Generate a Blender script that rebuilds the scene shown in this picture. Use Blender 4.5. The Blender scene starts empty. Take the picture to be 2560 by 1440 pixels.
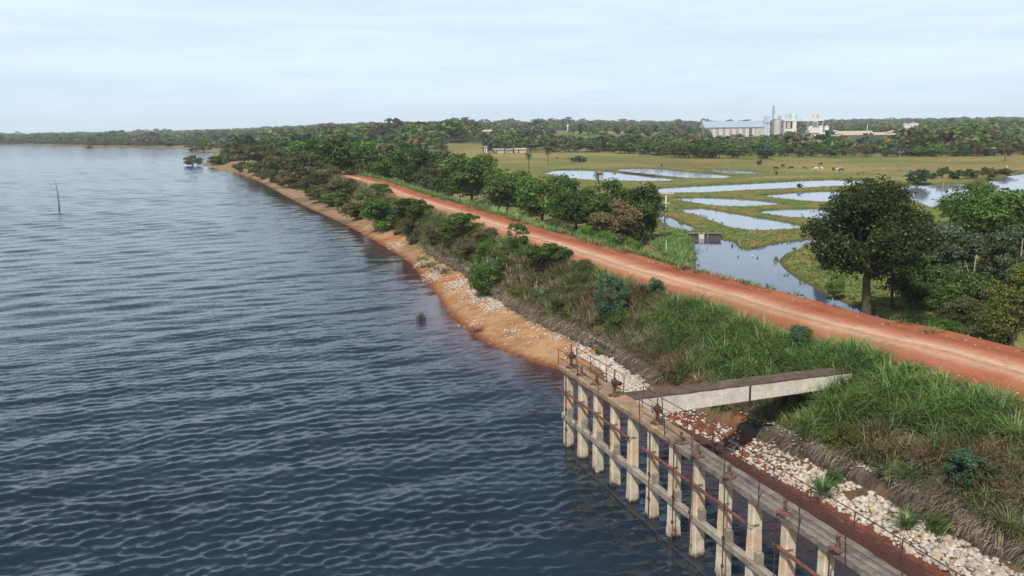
import bpy, bmesh, math, random
import numpy as np
from mathutils import Vector, Matrix
rnd = random.Random(7); rng = np.random.default_rng(7)
scene = bpy.context.scene; COL = scene.collection

# ------------------------------------------------------------------ camera
FPX, CAM_H = 2200.0, 16.0
PITCH = math.atan(404/FPX); ROLL = math.radians(0.75)
fw = Vector((0, math.cos(PITCH), -math.sin(PITCH))); up0 = Vector((0, math.sin(PITCH), math.cos(PITCH))); rt0 = Vector((1, 0, 0))
rt = rt0*math.cos(ROLL) - up0*math.sin(ROLL); upv = up0*math.cos(ROLL) + rt0*math.sin(ROLL)
cam = bpy.data.cameras.new('camera'); camo = bpy.data.objects.new('camera', cam); COL.objects.link(camo)
M = Matrix((rt, upv, -fw)).transposed().to_4x4(); M.translation = (0, 0, CAM_H); camo.matrix_world = M
cam.sensor_width = 36; cam.lens = FPX/2560*36; cam.clip_start = 0.5; cam.clip_end = 30000
scene.camera = camo

# ------------------------------------------------------------------ world, sun, exposure
SUN_EL = math.radians(50); SUN_AZ = math.atan2(-0.42, -0.9)      # direction towards the sun, from +Y clockwise
w = bpy.data.worlds.new('World'); scene.world = w; w.use_nodes = True
nt = w.node_tree; N = nt.nodes; Lk = nt.links
for n in list(N): N.remove(n)
def nd(t, **k):
    n = N.new(t)
    for a, b in k.items(): setattr(n, a, b)
    return n
out = nd('ShaderNodeOutputWorld'); bg = nd('ShaderNodeBackground'); Lk.new(bg.outputs[0], out.inputs[0])
sky = nd('ShaderNodeTexSky', sky_type='NISHITA'); sky.sun_disc = False; sky.sun_elevation = SUN_EL; sky.sun_rotation = SUN_AZ
sky.air_density = 1.0; sky.dust_density = 1.5; sky.ozone_density = 3.0
SKY_S = 0.10
bg.inputs['Strength'].default_value = SKY_S
tc = nd('ShaderNodeTexCoord'); sep = nd('ShaderNodeSeparateXYZ'); Lk.new(tc.outputs['Generated'], sep.inputs[0])
mp = nd('ShaderNodeMapping'); mp.inputs['Scale'].default_value = (1.0, 1.0, 9.0); mp.inputs['Rotation'].default_value = (0, 0.01, 0); Lk.new(tc.outputs['Generated'], mp.inputs['Vector'])
no = nd('ShaderNodeTexNoise'); no.inputs['Scale'].default_value = 3.6; no.inputs['Detail'].default_value = 10; no.inputs['Roughness'].default_value = 0.66; no.inputs['Distortion'].default_value = 0.3
Lk.new(mp.outputs[0], no.inputs['Vector'])
cl = nd('ShaderNodeValToRGB'); Lk.new(no.outputs['Fac'], cl.inputs[0])
cl.color_ramp.elements[0].position = 0.36; cl.color_ramp.elements[0].color = (6.15, 7.5, 8.95, 1)
cl.color_ramp.elements[1].position = 0.64; cl.color_ramp.elements[1].color = (7.1, 8.55, 9.7, 1)
el = nd('ShaderNodeMapRange'); el.inputs['From Min'].default_value = 0.15; el.inputs['From Max'].default_value = 0.42
el.inputs['To Min'].default_value = 0.97; el.inputs['To Max'].default_value = 0.16; Lk.new(sep.outputs['Z'], el.inputs['Value'])
mx = nd('ShaderNodeMix', data_type='RGBA'); Lk.new(el.outputs[0], mx.inputs['Factor']); Lk.new(sky.outputs[0], mx.inputs['A']); Lk.new(cl.outputs[0], mx.inputs['B'])
Lk.new(mx.outputs['Result'], bg.inputs['Color'])
sun = bpy.data.lights.new('sun', 'SUN'); sun.energy = 3.9; sun.angle = math.radians(1.2); sun.color = (1.0, 0.95, 0.87)
suno = bpy.data.objects.new('sun', sun); COL.objects.link(suno)
tosun = Vector((math.sin(SUN_AZ)*math.cos(SUN_EL), math.cos(SUN_AZ)*math.cos(SUN_EL), math.sin(SUN_EL)))
suno.rotation_euler = tosun.to_track_quat('Z', 'Y').to_euler()
vs = scene.view_settings; vs.view_transform = 'Standard'; vs.look = 'None'; vs.exposure = 0.2; vs.gamma = 1
scene.cycles.max_bounces = 6; scene.cycles.transparent_max_bounces = 6; scene.cycles.volume_bounces = 0
HAZE = 0.00014

# ------------------------------------------------------------------ small helpers
def vh(a, b, s):
    h = np.sin(a*127.1 + b*311.7 + s*74.7)*43758.5453
    return h - np.floor(h)
def vnoise(x, y, sc, seed=0, oct=3):
    x = np.asarray(x, float)/sc; y = np.asarray(y, float)/sc; r = 0; amp = 1; tot = 0
    for o in range(oct):
        xi = np.floor(x); yi = np.floor(y); fx = x-xi; fy = y-yi; fx = fx*fx*(3-2*fx); fy = fy*fy*(3-2*fy); s = seed+o*13
        v = (vh(xi, yi, s)*(1-fx)+vh(xi+1, yi, s)*fx)*(1-fy) + (vh(xi, yi+1, s)*(1-fx)+vh(xi+1, yi+1, s)*fx)*fy
        r = r+v*amp; tot += amp; amp *= .5; x = x*2.03+17; y = y*2.03+9
    return r/tot
def ss(a, b, x):
    t = np.clip((np.asarray(x, float)-a)/(b-a), 0, 1); return t*t*(3-2*t)
def polyd(px, py, L, closed=False):
    """distance to polyline, side (+ right of travel), parameter index"""
    px = np.asarray(px, float); py = np.asarray(py, float); best = np.full(px.shape, 1e18); side = np.zeros(px.shape)
    n = len(L); rngk = range(n if closed else n-1)
    for i in rngk:
        ax, ay = L[i]; bx, by = L[(i+1) % n]; dx, dy = bx-ax, by-ay; q = dx*dx+dy*dy
        if q < 1e-9: continue
        t = np.clip(((px-ax)*dx+(py-ay)*dy)/q, 0, 1); rx = px-ax-dx*t; ry = py-ay-dy*t; D = rx*rx+ry*ry
        s = dx*ry-dy*rx; m = D < best; best = np.where(m, D, best); side = np.where(m, np.where(s > 0, -1., 1.), side)
    return np.sqrt(best), side
def inside(px, py, L):
    px = np.asarray(px, float); py = np.asarray(py, float); c = np.zeros(px.shape, bool); n = len(L)
    for i in range(n):
        ax, ay = L[i]; bx, by = L[(i+1) % n]
        if ay == by: continue
        c ^= ((ay > py) != (by > py)) & (px < (bx-ax)*(py-ay)/(by-ay)+ax)
    return c
def psd(px, py, L):
    d, _ = polyd(px, py, L, True); return np.where(inside(px, py, L), -d, d)      # negative inside
def at(x, y, z=0.0):
    d = fw*FPX + rt*(x-1280) - upv*(y-720); t = (z-CAM_H)/d.z; return (d.x*t, d.y*t)
def pxline(P, z=0.0): return [at(a, b, z) for a, b in P]

# ------------------------------------------------------------------ the plan of the place (metres)
ROAD = [(36.5,14),(32.2,26),(25.7,42.9),(23.,48.3),(20.3,53.3),(18.1,60.1),(13.7,69.9),(10.5,79.6),(7.1,89.0),(2.4,102.3),(-4.3,122.8),(-15.1,153.3),(-27.9,195.2),(-51.5,255.8),(-78,318),(-110,385)]
SHORE = pxline([(575,428),(640,450),(690,478),(730,500),(780,525),(850,555),(900,580),(950,610),(1000,640),(1030,660),(1060,700),(1090,735),(1110,770),(1128,795),(1150,815),(1200,850),(1260,880),(1330,905),(1400,925),(1500,955),(1690,1050),(1780,1090),(1900,1165),(2000,1225),(2100,1290),(2250,1370),(2350,1440)])
FAR = pxline([(0,361),(60,362),(130,364),(200,367),(300,367),(380,369),(440,368),(462,374),(500,377),(545,380),(535,388),(545,396),(520,403),(490,413),(520,418)])
LAKE = [(-1500,-60),(-2400,1300)] + FAR + SHORE + [(21,14),(30,-8),(30,-60)]
PONDS = {}
c5 = lambda P: [(1580+a/4, 380+b/4) for a, b in P]
PONDS['a'] = c5([(430,462),(700,457),(1000,468),(1200,483),(1400,505),(1480,525),(1300,540),(1100,552),(900,548),(700,520),(560,492)])
PONDS['b'] = c5([(470,572),(680,565),(900,605),(1200,655),(1500,705),(1660,750),(1600,770),(1400,785),(1200,785),(1060,765),(900,700),(700,640)])
PONDS['c'] = c5([(1290,602),(1420,582),(1700,570),(1860,572),(2050,575),(2080,640),(1860,672),(1600,655),(1400,630)])
PONDS['d'] = c5([(1290,440),(1450,425),(1700,405),(1940,393),(2060,393),(2040,505),(1880,502),(1700,490),(1450,460)])
PONDS['e'] = c5([(80,388),(300,362),(700,340),(1100,320),(1500,300),(1800,283),(2000,277),(2250,285),(2390,308),(2250,330),(2000,348),(1700,362),(1200,382),(700,410),(300,414),(120,408)])
PONDS['f'] = [(1360,433),(1400,425.5),(1440,425),(1500,428),(1590,436),(1690,449),(1660,454),(1600,454),(1500,452),(1440,448)]
PONDS['g'] = [(1535,424),(1580,421),(1640,422),(1690,427),(1770,434),(1835,441),(1800,447),(1740,447),(1655,440),(1590,433)]
PONDS['h'] = [(1742,421),(1780,423),(1855,427),(1914,432),(1892,436),(1830,435),(1780,429)]
PONDS['i'] = [(2255,470),(2285,464),(2363,462),(2410,460),(2472,455),(2504,449),(2535,439),(2575,432),(2700,436),(2760,470),(2560,500),(2450,505),(2340,520),(2280,500)]
PONDS['canal'] = [(1728,597),(1760,596),(1800,597),(1832,604),(1843,618),(1862,623),(1900,620),(1950,607),(2000,601),(2045,596),(2050,606),(2000,620),(1962,634),(1946,648),(1948,662),(1965,680),(1990,697),(2020,713),(2060,736),(2100,754),(2140,772),(2190,788),(2260,812),(2240,835),(2140,815),(2050,785),(1960,745),(1900,715),(1850,705),(1735,672),(1738,640)]
PONDS['strip'] = [(1646,537),(1668,543),(1702,558),(1745,576),(1726,581),(1690,571),(1655,557)]
PONDS['puddle'] = [(1570,606),(1590,603),(1610,606),(1600,612),(1578,612)]
def grow(P, d):
    P = np.array(P); c = np.roll(P, -1, 0)-np.roll(P, 1, 0); n = np.stack([c[:,1], -c[:,0]], 1)/np.hypot(*c.T)[:, None]
    a = .5*np.sum(P[:,0]*np.roll(P[:,1], -1)-np.roll(P[:,0], -1)*P[:,1]); return [tuple(q) for q in P+n*(d if a > 0 else -d)]
PW = {k: grow(pxline(v, 0.0), 0.15 if k in ('canal', 'strip', 'puddle') else .8) for k, v in PONDS.items()}
def road_u(x, y):
    d, s = polyd(x, y, ROAD); return -d*s*1.0
# sign: u>0 on the pasture side
_t = float(road_u(np.array([60.]), np.array([60.]))[0])
USGN = 1.0 if _t > 0 else -1.0
def U(x, y): return USGN*road_u(x, y)
def ustep(y): return np.interp(y, [14,28,40,50,60,75,90,105,125,160,250], [-13.4,-13.3,-13.1,-12.6,-12.1,-12.4,-11.0,-10.7,-10.0,-9.6,-9.0])
def hillamp(az): return np.interp(az, [-.6,-.42,-.3,-.2,-.1,0,.1,.18,.24,.4,.65], [.6,.8,2.,9.,12.5,10.5,9,5.5,2,2.5,3])
def terrain(x, y, parts=False):
    x = np.asarray(x, float); y = np.asarray(y, float)
    u = U(x, y); s = psd(x, y, LAKE); az = x/np.maximum(y, 5)
    land = 0.34 + 0.2*(vnoise(x, y, 30, 3)-.5) + hillamp(az)*ss(np.where(az < -.03, 430, 545), np.where(az < -.03, 740, 860), y) + 7*ss(1200, 2600, y)*ss(-.45, -.2, az) + 4*ss(1500, 3000, y) + 0.8*(vnoise(x, y, 140, 5)-.5)*ss(300, 600, y)
    for k, P in PW.items():
        X = np.array(P); m = (x > X[:,0].min()-8) & (x < X[:,0].max()+8) & (y > X[:,1].min()-8) & (y < X[:,1].max()+8)
        if m.any():
            dd = psd(x[m], y[m], P); lo = np.clip(.34*dd, -.7, .40)
            land[m] = np.where(dd < 6, np.minimum(np.where(dd < 3.2, 1e3, land[m]), lo) if k != 'puddle' else np.minimum(land[m], np.clip(.3*dd, -.2, 9)), land[m])
    us = ustep(y); ds = np.maximum(us-u, 0)
    beach = np.where(s > 0, 0.9*s/(s+ds+.01), np.maximum(.22*s, -3.5))
    up1 = 0.9 + .68*ss(.12, .7, u-us); slope = 1.58 + (4.3-1.58)*np.clip((u-us-.8)/np.maximum(-7.2-us-.8, .5), 0, 1)
    front = np.where(u < us, beach, np.where(u < us+.8, up1, slope + .5*(vnoise(x, y, 2.2, 8)-.45)*ss(0, 1.2, u-us-.8)*ss(-6.6, -8.2, u)))
    down = 4.16 - np.maximum(u-1.2, 0)/1.55
    road = 4.2
    dam = np.where(u < -6.9, front, np.where(u < .3, road, down))
    fade = ss(330, 250, y)
    dl = np.where(s > 0, np.minimum(.25*s, land), np.maximum(.22*s, -3.5))
    z_dam = np.where(u > .3, np.maximum(down, land), dam)
    z = z_dam*fade + np.where(s < 0, np.maximum(.22*s, -3.5), np.minimum(dl + 2.5*ss(14, 6, np.abs(u+3)), 99))*(1-fade)
    return (z, u, s, az, us) if parts else z
def ground(x, y): return float(terrain(np.array([x]), np.array([y]))[0])
def hit(px, py):
    """where the sight line through a photo point meets the terrain"""
    d = fw*FPX + rt*(px-1280) - upv*(py-720); d = d/d.y
    ys = np.concatenate([np.linspace(20, 120, 500), np.geomspace(121, 3500, 900)]); xs = d.x*ys; zs = CAM_H + d.z*ys
    zt = terrain(xs, ys); k = int(np.argmax(zs <= np.maximum(zt, 0))) if (zs <= np.maximum(zt, 0)).any() else len(ys)-1
    return (float(xs[k]), float(ys[k]), float(max(zt[k], 0)))
def ray_at2(px, Y):
    d = fw*FPX + rt*(px-1280) - upv*(360-720); return d.x/d.y*Y, 0
def depth_of(x, y, z): return (Vector((x, y, z))-Vector((0, 0, CAM_H))).dot(fw)

# ------------------------------------------------------------------ materials
def mat(name, build):
    m = bpy.data.materials.new(name); m.use_nodes = True; t = m.node_tree
    for n in list(t.nodes): t.nodes.remove(n)
    def a(tp, **k):
        n = t.nodes.new(tp)
        for q, v in k.items():
            if q.startswith('i_'):
                n.inputs[q[2:].replace('_', ' ')].default_value = v
            else: setattr(n, q, v)
        return n
    def l(o, i): t.links.new(o, i)
    o = a('ShaderNodeOutputMaterial'); s = build(a, l, m); l(s, o.inputs['Surface']); return m
def rgb(c): return (c[0], c[1], c[2], 1)
def ramp(a, l, fac, stops):
    r = a('ShaderNodeValToRGB'); e = r.color_ramp.elements
    while len(e) < len(stops): e.new(.5)
    for q, (p, c) in zip(e, stops): q.position = p; q.color = rgb(c)
    l(fac, r.inputs[0]); return r.outputs['Color']
def noise(a, l, scale, detail=5, rough=.6, vec=None, mapscale=None):
    n = a('ShaderNodeTexNoise'); n.inputs['Scale'].default_value = scale; n.inputs['Detail'].default_value = detail; n.inputs['Roughness'].default_value = rough
    if vec is None: vec = a('ShaderNodeNewGeometry').outputs['Position']
    if mapscale:
        mm = a('ShaderNodeMapping'); mm.inputs['Scale'].default_value = mapscale; l(vec, mm.inputs['Vector']); vec = mm.outputs[0]
    l(vec, n.inputs['Vector']); return n
def bump(a, l, h, st, dist=.05):
    b = a('ShaderNodeBump'); b.inputs['Strength'].default_value = st; b.inputs['Distance'].default_value = dist; l(h, b.inputs['Height']); return b.outputs[0]
def mixc(a, l, f, c1, c2, mode='MIX'):
    m = a('ShaderNodeMix', data_type='RGBA', blend_type=mode)
    for v, i in ((f, 'Factor'), (c1, 'A'), (c2, 'B')):
        if isinstance(v, (int, float)): m.inputs[i].default_value = v
        elif isinstance(v, tuple): m.inputs[i].default_value = rgb(v)
        else: l(v, m.inputs[i])
    return m.outputs['Result']
def princ(a, l, col, rough=.85, spec=.25, metal=0., normal=None):
    p = a('ShaderNodeBsdfPrincipled'); p.inputs['Roughness'].default_value = rough; p.inputs['Specular IOR Level'].default_value = spec; p.inputs['Metallic'].default_value = metal
    if isinstance(col, tuple): p.inputs['Base Color'].default_value = rgb(col)
    else: l(col, p.inputs['Base Color'])
    if normal is not None: l(normal, p.inputs['Normal'])
    return p.outputs[0]
def m_ground(a, l, m):
    at_ = a('ShaderNodeAttribute', attribute_name='col'); n1 = noise(a, l, .9, 8, .65); n2 = noise(a, l, 7, 6, .7)
    v = ramp(a, l, n1.outputs['Fac'], [(.3, (.62,.62,.62)), (.7, (1.3,1.28,1.22))]); c = mixc(a, l, 1., at_.outputs['Color'], v, 'MULTIPLY')
    v2 = ramp(a, l, n2.outputs['Fac'], [(.35, (.75,.75,.75)), (.65, (1.2,1.2,1.2))]); c = mixc(a, l, .8, c, v2, 'MULTIPLY')
    return princ(a, l, c, .95, .1, normal=bump(a, l, n2.outputs['Fac'], .6, .12))
def m_road(a, l, m):
    at_ = a('ShaderNodeAttribute', attribute_name='across'); g = a('ShaderNodeNewGeometry').outputs['Position']
    n1 = noise(a, l, .35, 7, .6); n2 = noise(a, l, 3.5, 7, .7); n3 = noise(a, l, 24, 4, .7)
    sm = a('ShaderNodeMath', operation='MULTIPLY_ADD'); l(n1.outputs['Fac'], sm.inputs[0]); sm.inputs[1].default_value = .25; l(at_.outputs['Fac'], sm.inputs[2])
    c = ramp(a, l, sm.outputs[0], [(.08, (.25,.080,.040)), (.26, (.40,.155,.080)), (.36, (.46,.225,.135)), (.46, (.53,.37,.255)), (.54, (.45,.225,.130)), (.64, (.49,.30,.195)), (.76, (.41,.160,.088)), (.90, (.38,.130,.066)), (1.1 if False else 1.0, (.28,.085,.042))])
    c = mixc(a, l, .9, c, ramp(a, l, n2.outputs['Fac'], [(.28, (.66,.60,.57)), (.48, (1.0,.98,.96)), (.70, (1.14,1.14,1.14))]), 'MULTIPLY')
    nb = noise(a, l, .16, 6, .62); c = mixc(a, l, .8, c, ramp(a, l, nb.outputs['Fac'], [(.36, (.80,.72,.66)), (.52, (1.0,1.0,1.0)), (.68, (1.10,1.08,1.05))]), 'MULTIPLY')
    c = mixc(a, l, .6, c, ramp(a, l, n3.outputs['Fac'], [(.35, (.8,.78,.76)), (.65, (1.15,1.15,1.15))]), 'MULTIPLY')
    return princ(a, l, c, .95, .1, normal=bump(a, l, n2.outputs['Fac'], .35, .1))
def waternormal(a, l, k_in, sc, st=(1, 1, 1)):
    g = a('ShaderNodeNewGeometry'); parts = []
    acc = g.outputs['Normal']
    for s, f in sc:
        n = noise(a, l, s, 3, .6, mapscale=st); sb = a('ShaderNodeVectorMath', operation='SUBTRACT'); l(n.outputs['Color'], sb.inputs[0]); sb.inputs[1].default_value = (.5, .5, .5)
        ml = a('ShaderNodeVectorMath', operation='MULTIPLY'); l(sb.outputs[0], ml.inputs[0]); ml.inputs[1].default_value = (f, f, 0)
        if k_in is not None:
            q = a('ShaderNodeVectorMath', operation='SCALE'); l(ml.outputs[0], q.inputs[0]); l(k_in, q.inputs['Scale']); ml = q
        ad = a('ShaderNodeVectorMath', operation='ADD'); l(acc, ad.inputs[0]); l(ml.outputs[0], ad.inputs[1]); acc = ad.outputs[0]
    nn = a('ShaderNodeVectorMath', operation='NORMALIZE'); l(acc, nn.inputs[0]); return nn.outputs[0]
def m_lake(a, l, m):
    sh = a('ShaderNodeAttribute', attribute_name='shallow'); rg = a('ShaderNodeAttribute', attribute_name='chop')
    n = noise(a, l, .05, 4, .6, mapscale=(1, 2.5, 1)); deep = ramp(a, l, n.outputs['Fac'], [(.35, (.008,.016,.023)), (.65, (.013,.025,.035))])
    c = mixc(a, l, sh.outputs['Fac'], deep, (.115,.042,.034))
    p = a('ShaderNodeBsdfPrincipled'); l(c, p.inputs['Base Color']); p.inputs['IOR'].default_value = 1.333; p.inputs['Roughness'].default_value = .07
    l(waternormal(a, l, rg.outputs['Fac'], [(2.4, .36), (7., .54), (17., .38), (.30, .20)], (.6, 1.6, 1)), p.inputs['Normal']); return p.outputs[0]
def m_pond(tint):
    def f(a, l, m):
        p = a('ShaderNodeBsdfPrincipled'); p.inputs['Base Color'].default_value = rgb(tint); p.inputs['IOR'].default_value = 1.333; p.inputs['Roughness'].default_value = .06
        l(waternormal(a, l, None, [(.5, .03), (2.2, .045)]), p.inputs['Normal']); return p.outputs[0]
    return f
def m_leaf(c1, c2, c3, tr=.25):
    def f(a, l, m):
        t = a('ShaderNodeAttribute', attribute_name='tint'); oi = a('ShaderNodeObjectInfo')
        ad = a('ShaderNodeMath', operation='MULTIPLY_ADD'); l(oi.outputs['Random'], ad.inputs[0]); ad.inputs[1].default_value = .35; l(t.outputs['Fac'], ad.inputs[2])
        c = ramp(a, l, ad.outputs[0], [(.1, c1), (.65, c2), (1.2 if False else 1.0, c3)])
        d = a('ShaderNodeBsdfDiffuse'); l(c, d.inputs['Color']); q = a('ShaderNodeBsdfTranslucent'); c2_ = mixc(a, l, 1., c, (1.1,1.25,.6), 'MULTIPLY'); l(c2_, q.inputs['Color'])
        g = a('ShaderNodeBsdfGlossy'); g.inputs['Roughness'].default_value = .45; g.inputs['Color'].default_value = (1, 1, 1, 1)
        mm = a('ShaderNodeMixShader'); mm.inputs[0].default_value = tr; l(d.outputs[0], mm.inputs[1]); l(q.outputs[0], mm.inputs[2])
        m2 = a('ShaderNodeMixShader'); m2.inputs[0].default_value = .018; l(mm.outputs[0], m2.inputs[1]); l(g.outputs[0], m2.inputs[2]); return m2.outputs[0]
    return f
def m_simple(c1, c2, sc=3, rough=.9, spec=.2, bs=.3, metal=0, coords=None):
    def f(a, l, m):
        v = None
        if coords: v = a('ShaderNodeTexCoord').outputs['Object']
        n = noise(a, l, sc, 7, .65, vec=v); c = ramp(a, l, n.outputs['Fac'], [(.32, c1), (.68, c2)])
        return princ(a, l, c, rough, spec, metal, bump(a, l, n.outputs['Fac'], bs, .03))
    return f
def m_column(a, l, m):
    g = a('ShaderNodeNewGeometry').outputs['Position']; sp = a('ShaderNodeSeparateXYZ'); l(g, sp.inputs[0])
    n = noise(a, l, 2.2, 8, .65); ns = noise(a, l, 3, 5, .6, mapscale=(3, 3, .25)); n3 = noise(a, l, 16, 4, .7)
    c = ramp(a, l, n.outputs['Fac'], [(.3, (.42,.35,.265)), (.55, (.61,.525,.40)), (.75, (.67,.59,.475))])
    c = mixc(a, l, .75, c, ramp(a, l, ns.outputs['Fac'], [(.33, (.78,.74,.66)), (.50, (1.05,1.03,.98)), (.75, (1.0,.93,.78))]), 'MULTIPLY')
    # orange rust run-off below the pipe and wet dark foot: stains at fixed heights with ragged edges
    zz = a('ShaderNodeMath', operation='MULTIPLY_ADD'); l(n.outputs['Fac'], zz.inputs[0]); zz.inputs[1].default_value = .9; l(sp.outputs['Z'], zz.inputs[2])
    st = ramp(a, l, a_map(a, l, zz.outputs[0], 2.3, 3.7), [(.0, (0,0,0)), (.35, (.75,.75,.75)), (.62, (0,0,0))]); c = mixc(a, l, st, c, (.56,.36,.21))
    wet = ramp(a, l, a_map(a, l, zz.outputs[0], .3, 1.1), [(0., (1,1,1)), (.22, (1,1,1)), (.38, (.3,.3,.3)), (.9, (0,0,0))]); c = mixc(a, l, wet, c, (.05,.032,.022))
    c = mixc(a, l, .7, c, ramp(a, l, n3.outputs['Fac'], [(.35, (.72,.70,.66)), (.6, (1.08,1.08,1.08))]), 'MULTIPLY')
    return princ(a, l, c, .9, .2, normal=bump(a, l, n3.outputs['Fac'], .4, .02))
def a_map(a, l, v, lo, hi):
    r = a('ShaderNodeMapRange'); r.inputs['From Min'].default_value = lo; r.inputs['From Max'].default_value = hi; l(v, r.inputs['Value']); return r.outputs[0]
def m_deck(dust):
    def f(a, l, m):
        n = noise(a, l, 1.6, 8, .65); n3 = noise(a, l, 14, 5, .7)
        c = ramp(a, l, n.outputs['Fac'], [(.3, dust[0]), (.6, dust[1]), (.8, dust[2])])
        c = mixc(a, l, .8, c, ramp(a, l, n3.outputs['Fac'], [(.35, (.66,.64,.60)), (.62, (1.1,1.1,1.1))]), 'MULTIPLY')
        return princ(a, l, c, .92, .15, normal=bump(a, l, n3.outputs['Fac'], .45, .02))
    return f
MT = {}
for k, f in dict(ground=m_ground, road=m_road, lake=m_lake, pond=m_pond((.21,.225,.26)), canal=m_pond((.055,.068,.11)),
    leaf_dark=m_leaf((.022,.045,.010), (.060,.110,.022), (.125,.195,.038)),
    leaf_mid=m_leaf((.028,.062,.012), (.078,.150,.028), (.165,.255,.050)),
    leaf_bright=m_leaf((.039,.086,.016), (.091,.182,.029), (.169,.280,.052)),
    leaf_olive=m_leaf((.042,.048,.017), (.092,.098,.036), (.168,.165,.059)),
    leaf_brown=m_leaf((.062,.048,.020), (.145,.108,.046), (.255,.190,.085)),
    leaf_grey=m_leaf((.035,.055,.028), (.085,.115,.058), (.15,.19,.10)),
    leaf_yellow=m_leaf((.046,.062,.012), (.105,.120,.022), (.190,.180,.036)),
    leaf_blue=m_leaf((.019,.046,.022), (.049,.105,.054), (.095,.176,.089)),
    leaf_hero=m_leaf((.016,.024,.007), (.044,.064,.016), (.095,.122,.030)),
    grass_green=m_leaf((.048,.092,.028), (.128,.212,.070), (.255,.350,.120), .3),
    grass_dry=m_leaf((.105,.076,.042), (.235,.180,.098), (.40,.325,.185), .2),
    grass_dead=m_leaf((.105,.082,.058), (.23,.185,.130), (.38,.32,.235), .15),
    grass_low=m_leaf((.110,.115,.030), (.190,.185,.055), (.290,.245,.085), .3),
    bark=m_simple((.045,.034,.024), (.13,.10,.072), 5, .95), bark_pale=m_simple((.20,.17,.13), (.36,.32,.26), 5, .95),
    column=m_column, deck_dust=m_deck(((.18,.13,.09), (.36,.245,.155), (.42,.29,.19))), deck_grey=m_deck(((.11,.095,.078), (.235,.205,.165), (.30,.265,.22))),
    beam_top=m_deck(((.075,.054,.042), (.145,.105,.08), (.23,.175,.135))), beam_side=m_deck(((.50,.45,.36), (.72,.66,.55), (.78,.73,.62))), tie=m_deck(((.16,.13,.10), (.36,.31,.25), (.46,.41,.33))),
    rust=m_simple((.07,.030,.022), (.20,.085,.055), 6, .8, .3), rust_dark=m_simple((.028,.020,.018), (.09,.05,.038), 8, .75, .3), rust_red=m_simple((.10,.05,.042), (.20,.105,.085), 6, .8, .3),
    stone=m_simple((.17,.142,.11), (.50,.45,.38), 3, .9, .2, .4), stone_white=m_simple((.26,.225,.18), (.62,.56,.48), 3, .9, .2, .4), stone_tan=m_simple((.30,.20,.12), (.50,.37,.25), 4, .9, .2, .4), gabion=m_simple((.05,.040,.030), (.15,.12,.092), 3.5, .95, .1, .8),
    white=m_simple((.55,.54,.52), (.70,.69,.66), .4, .8, .2, .1), white_warm=m_simple((.50,.44,.37), (.66,.59,.50), .3, .8, .2, .1), roof_blue=m_simple((.28,.34,.40), (.36,.42,.48), .3, .6, .3, .1),
    steel_blue=m_simple((.40,.47,.55), (.52,.59,.66), .4, .6, .3, .1), grey=m_simple((.22,.22,.22), (.36,.35,.34), .5, .8, .2, .1), pinkish=m_simple((.40,.33,.30), (.55,.47,.43), .4, .8, .2, .1),
    roof_tan=m_simple((.40,.29,.21), (.55,.43,.33), .3, .85, .2, .1), dark=m_simple((.02,.02,.02), (.06,.055,.05), 1, .9, .1, .1), wood=m_simple((.16,.14,.11), (.33,.29,.24), 3, .9, .1),
    tank_green=m_simple((.42,.50,.44), (.55,.62,.55), .4, .7, .3, .1), cow_dark=m_simple((.015,.012,.010), (.05,.035,.028), 3), cow_white=m_simple((.5,.46,.40), (.7,.66,.6), 3), cow_brown=m_simple((.12,.06,.035), (.2,.11,.07), 3),
    brick=m_simple((.06,.042,.034), (.13,.095,.075), 2.5, .9, .1, .4)).items(): MT[k] = mat(k, f)

# ------------------------------------------------------------------ mesh plumbing
def mesh(name, v, f, m=None, smooth=False, attrs=None):
    """v (n,3); f (k,4) or (k,3) array or list of tuples"""
    me = bpy.data.meshes.new(name)
    if isinstance(f, np.ndarray):
        k = f.shape[1]; me.vertices.add(len(v)); me.vertices.foreach_set('co', np.asarray(v, np.float32).ravel())
        me.loops.add(f.size); me.loops.foreach_set('vertex_index', f.astype(np.int32).ravel())
        me.polygons.add(len(f)); me.polygons.foreach_set('loop_start', np.arange(0, f.size, k, dtype=np.int32)); me.polygons.foreach_set('loop_total', np.full(len(f), k, np.int32))
        me.update(calc_edges=True)
    else:
        me.from_pydata([tuple(p) for p in v], [], f); me.update()
    for an, av in (attrs or {}).items():
        av = np.asarray(av, np.float32)
        if av.ndim == 2:
            at_ = me.attributes.new(an, 'FLOAT_COLOR', 'POINT'); at_.data.foreach_set('color', np.concatenate([av, np.ones((len(av), 1), np.float32)], 1).ravel())
        else:
            at_ = me.attributes.new(an, 'FLOAT', 'POINT'); at_.data.foreach_set('value', av)
    if smooth: me.polygons.foreach_set('use_smooth', np.ones(len(me.polygons), bool))
    if m is not None: me.materials.append(MT[m] if isinstance(m, str) else m)
    return me
def link(name, me, parent=None, loc=None):
    o = bpy.data.objects.new(name, me); COL.objects.link(o)
    if parent is not None: o.parent = parent
    if loc is not None: o.location = loc
    return o
def tag(o, label=None, cat=None, group=None, kind=None):
    if label: o['label'] = label
    if cat: o['category'] = cat
    if group: o['group'] = group
    if kind: o['kind'] = kind
    return o
def thing(name, label, cat, loc=(0, 0, 0), rz=0, group=None, scale=None):
    o = bpy.data.objects.new(name, None); COL.objects.link(o); o.location = loc; o.rotation_euler = (0, 0, rz)
    if scale: o.scale = scale
    o.empty_display_size = .3
    return tag(o, label, cat, group)
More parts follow.
